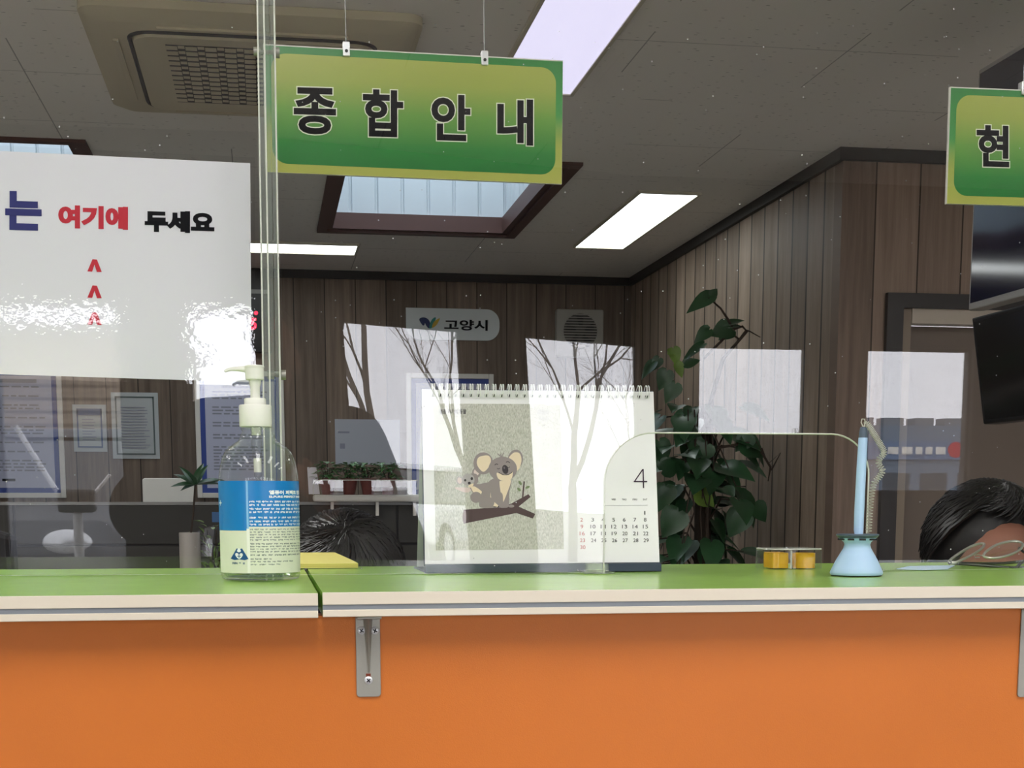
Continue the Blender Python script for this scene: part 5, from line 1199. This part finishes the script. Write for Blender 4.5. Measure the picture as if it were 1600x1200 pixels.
for x in (1075, 1085, 1092, 1100, 1110): st.tube([V(x, 640), V(x + r.uniform(-12, 12), 720), V(x + r.uniform(-15, 15), 800), V(x + r.uniform(-25, 10), 885)], .003, 5)
fol.build('foliage', M['leaf'], t, smooth=True, fix=False); fol2.build('foliage', M['leaf_light'], t, smooth=True, fix=False); st.build('stem', M['stem'], t, smooth=True)

# ---------------------------------------------------------------- waiting side and outdoors, seen mirrored in the screens
t = thing('filing_cabinet', (2.85, -2.45, 0), 'low dark cabinet before a window, mirrored at the right of the screen', 'cabinet')
b = MB(); b.box((2.36, -2.66, 0), (3.36, -2.28, 1.175)); b.build('cabinet_body', mat('dark_cabinet', (34, 34, 36), .5), t, bevel=.004)
for k in range(3):
    dz = .06 + k * .37; d = MB().box((2.39, -2.279, dz), (3.33, -2.262, dz + .345)).build('drawer', mat('dark_drawer', (40, 40, 42), .5), t, bevel=.003); MB().box((2.78, -2.262, dz + .16), (2.94, -2.247, dz + .18)).build('handle', M['grey_metal'], d)
gm = mat('forecourt', (150, 148, 144), .8, vary=.12, vscale=.6)
struct(MB().box((-70, -110, -.14), (70, WY - .12, -.02)).build('ground', gm))
def mir(px, py, Y): p = PY(px, py, 3.2 - Y); return p.x, p.z          # where a thing at Y < 0 stands to be mirrored there
bark = mat('bare_bark', (96, 90, 84), .9)
def tree(x, y, h, seed, label, lean=0.):
    r = random.Random(seed); t = thing('bare_tree', (x, y, -.02), label, 'tree', 'bare trees outside')
    tr = MB(); br = MB()
    def grow(p, d, L_, rad, depth, mb):
        n = 4; pts = [p]; rs = [rad]; q = p; dd = d
        for i in range(n):
            dd = (dd + Vector((r.uniform(-.16, .16), r.uniform(-.16, .16), r.uniform(-.02, .14)))).normalized(); q = q + dd * (L_ / n); pts.append(q); rs.append(rad * (1 - .32 * (i + 1) / n))
        mb.tube(pts, rs, 7 if depth < 2 else 4)
        if depth >= 7 or rad < .0012: return
        k = 3 if depth in (1, 2, 3, 4) else 2
        for j in range(k):
            ax = Vector((r.uniform(-1, 1), r.uniform(-1, 1), r.uniform(-.3, .3))).normalized(); ang = r.uniform(.3, .75) * (1 if j else .55)
            nd = (Matrix.Rotation(ang, 3, ax) @ dd).normalized(); nd.z = max(nd.z, -.1); at = pts[-1] if j < 2 else pts[2]
            grow(at, nd.normalized(), L_ * r.uniform(.62, .84), rs[-1] * (.86 if j == 0 else .70), depth + 1, br)
    grow(Vector((x, y, -.02)), Vector((lean, 0, 1)).normalized(), h * .26, h * .0105, 0, tr)
    tr.build('trunk', bark, t, smooth=True); br.build('branches', bark, t, smooth=True)
for (px, Y, h, sd, ln, lab) in ((532, -9.5, 5.4, 4, .34, 'bare leaning tree outside, mirrored in the screen left of the calendar'), (880, -9.0, 4.9, 8, -.05, 'bare forked tree outside, mirrored over the calendar'), (955, -18.0, 4.6, 15, .02, 'bare tree outside farther off, mirrored at the right of the calendar'), (715, -16.0, 5.5, 21, .05, 'bare tree outside farthest off, mirrored between the two windows')):
    x, _ = mir(px, 785, Y); tree(x, Y, h, sd, lab, ln)
x, _ = mir(55, 835, -5.); rz_ = lambda px, py: Vector((mir(px, py, -5.)[0], -5., mir(px, py, -5.)[1]))
t = thing('forked_post', (x, -5., -.02), 'slim forked metal post standing outside, mirrored low in the left screen', 'post')
b = MB(); b.cyl((x, -5, -.02), (x, -5, .99), .026, 16); b.lathe([(.16, -.02), (.16, 0), (.03, .02)], x, -5, 24); b.build('pole', mat('pale_post', (190, 190, 188), .4), t, smooth=True)
b = MB(); b.box((x - .10, -5.04, .90), (x + .10, -4.96, 1.03)); b.build('joint', mat('dark_joint', (58, 60, 60), .5), t, bevel=.02)
b = MB(); b.tube([rz_(38, 832), rz_(20, 815), rz_(-44, 716)], .014, 8); b.tube([rz_(72, 832), rz_(86, 818), rz_(108, 792)], .010, 8); b.build('arm', mat('white_arm', (232, 232, 230), .4), t, smooth=True)
# clad building to the left, long building with a sign to the right
def siding(name, c, pitch):
    m = mat(name, c, .8); nt, N, L = nodes(m); g = N.new('ShaderNodeNewGeometry'); sp = N.new('ShaderNodeSeparateXYZ'); L.new(g.outputs['Position'], sp.inputs[0])
    f = math_node(nt, 'FRACT', math_node(nt, 'DIVIDE', sp.outputs[2], pitch)); v = math_node(nt, 'ADD', math_node(nt, 'MULTIPLY', math_node(nt, 'GREATER_THAN', f, .25), .45), .55)
    s_ = N.new('ShaderNodeVectorMath'); s_.operation = 'SCALE'; s_.inputs[0].default_value = lin(c); L.new(v, s_.inputs['Scale']); L.new(s_.outputs[0], N['Principled BSDF'].inputs['Base Color']); return m
YH = -16.; xr, zr = mir(175, 562, YH); xl, _ = mir(-600, 562, YH)
t = thing('clad_building', ((xl + xr) / 2, YH, -.02), 'low tan building with ribbed cladding outside, mirrored in the left screen', 'building')
MB().box((xl, YH - 6, -.02), (xr, YH, zr - .1)).build('wall', siding('ribbed_cladding', (150, 136, 120), .16), t); MB().box((xl - .2, YH - 6.2, zr - .1), (xr + .2, YH + .25, zr)).build('roof', mat('grey_roof', (120, 120, 122), .6), t)
YG = -50.; xl, zr = mir(1335, 664, YG); xr, _ = mir(1900, 660, YG)
t = thing('shop_building', ((xl + xr) / 2, YG, -.02), 'grey-blue building with a lettered sign band outside, mirrored at the right', 'building')
MB().box((xl, YG - 10, -.02), (xr, YG, zr)).build('wall', mat('grey_blue_wall', (112, 126, 142), .7), t)
b = MB(); k = xl
while k < xr: b.box((k, YG - .8, zr), (k + .75, YG, zr + .28)); k += 1.2
b.build('parapet', mat('grey_parapet', (120, 124, 130), .8), t)
_, s0 = mir(1400, 718, YG); _, s1 = mir(1400, 690, YG); MB().box((xl + .4, YG + .001, s0), (xr, YG + .15, s1)).build('sign_band', mat('sign_blue_grey', (92, 116, 150), .5), t)
b = MB(); r = random.Random(2); xa, _ = mir(1385, 700, YG); xb, _ = mir(1478, 700, YG); k = xa
while k < xb: w_ = r.uniform(.25, .42); b.box((k, YG + .151, s0 + .2), (k + w_, YG + .17, s1 - .2)); k += w_ + .14
b.build('sign_mark', M['frame_white'], t); xd, zd = mir(1490, 703, YG); b = MB(); b.add([(xd + .3 * math.cos(a * PI / 10), YG + .16, zd + .3 * math.sin(a * PI / 10)) for a in range(20)], [tuple(range(20))]); b.build('sign_dot', M['red_ink'], t)
b = MB()
for k in range(12):
    x = xl + 1.2 + k * 1.5
    if x + 1 < xr: b = MB(); b.box((x, YG + .001, .5), (x + 1.05, YG + .03, s0 - .5)); b.build('shop_window', mat('shop_window', (52, 60, 68), .2), t)
def car(x, y, rz, c, label):
    t = thing('car', (x, y, -.02), label, 'car', 'parked cars outside'); Q = Matrix.Translation((x, y, -.02)) @ Matrix.Rotation(rz, 4, 'Z')
    prof = [(-2.1, .35), (-2.15, .62), (-1.9, .80), (-1.15, .90), (2.0, .92), (2.12, .7), (2.1, .35)]
    b = MB(); b.prism(prof, lambda a, z: Q @ Vector((a, -.85, z)), lambda a, z: Q @ Vector((a, .85, z))); b.build('body', mat('car_paint', c, .5, spec=.3), t, bevel=.09, seg=3)
    cab = [(-1.25, .88), (-.45, 1.38), (1.0, 1.42), (1.8, .90)]
    b = MB(); b.prism(cab, lambda a, z: Q @ Vector((a, -.74 + (z - .88) * .22, z)), lambda a, z: Q @ Vector((a, .74 - (z - .88) * .22, z))); b.build('cabin', mat('car_glass', (30, 36, 42), .08, spec=.8), t, bevel=.06, seg=3)
    b = MB(); b.prism([(-.5, 1.37), (-.4, 1.44), (1.0, 1.47), (1.1, 1.38)], lambda a, z: Q @ Vector((a, -.64, z)), lambda a, z: Q @ Vector((a, .64, z))); b.build('roof', mat('car_paint', c, .5, spec=.3), t, bevel=.03)
    for a in (-1.3, 1.3):
        for s_ in (-1, 1):
            b = MB(); b.cyl(Q @ Vector((a, s_ * .70, .33)), Q @ Vector((a, s_ * .88, .33)), .33, 28); wh = b.build('wheel', M['black'], t, smooth=True); b = MB(); b.cyl(Q @ Vector((a, s_ * .875, .33)), Q @ Vector((a, s_ * .89, .33)), .20, 20); b.build('hubcap', M['chrome'], wh)
    for s_ in (-1, 1):
        b = MB(); b.ell(Q @ Vector((-2.08, s_ * .6, .66)), (.08, .17, .09), Matrix.Rotation(rz, 3, 'Z')); b.build('headlamp', M['chrome'], t, smooth=True)
    b = MB(); b.box((-2.19, -.26, .42), (-2.14, .26, .53), Q); b.build('number_plate', M['frame_white'], t)
x, _ = mir(628, 785, -19.0); car(x, -19., -1.15, (226, 228, 230), 'white car parked outside, mirrored low beside the calendar')
x, _ = mir(30, 785, -9.); car(x, -9., -1.45, (92, 94, 98), 'grey car parked outside, mirrored low in the left screen')
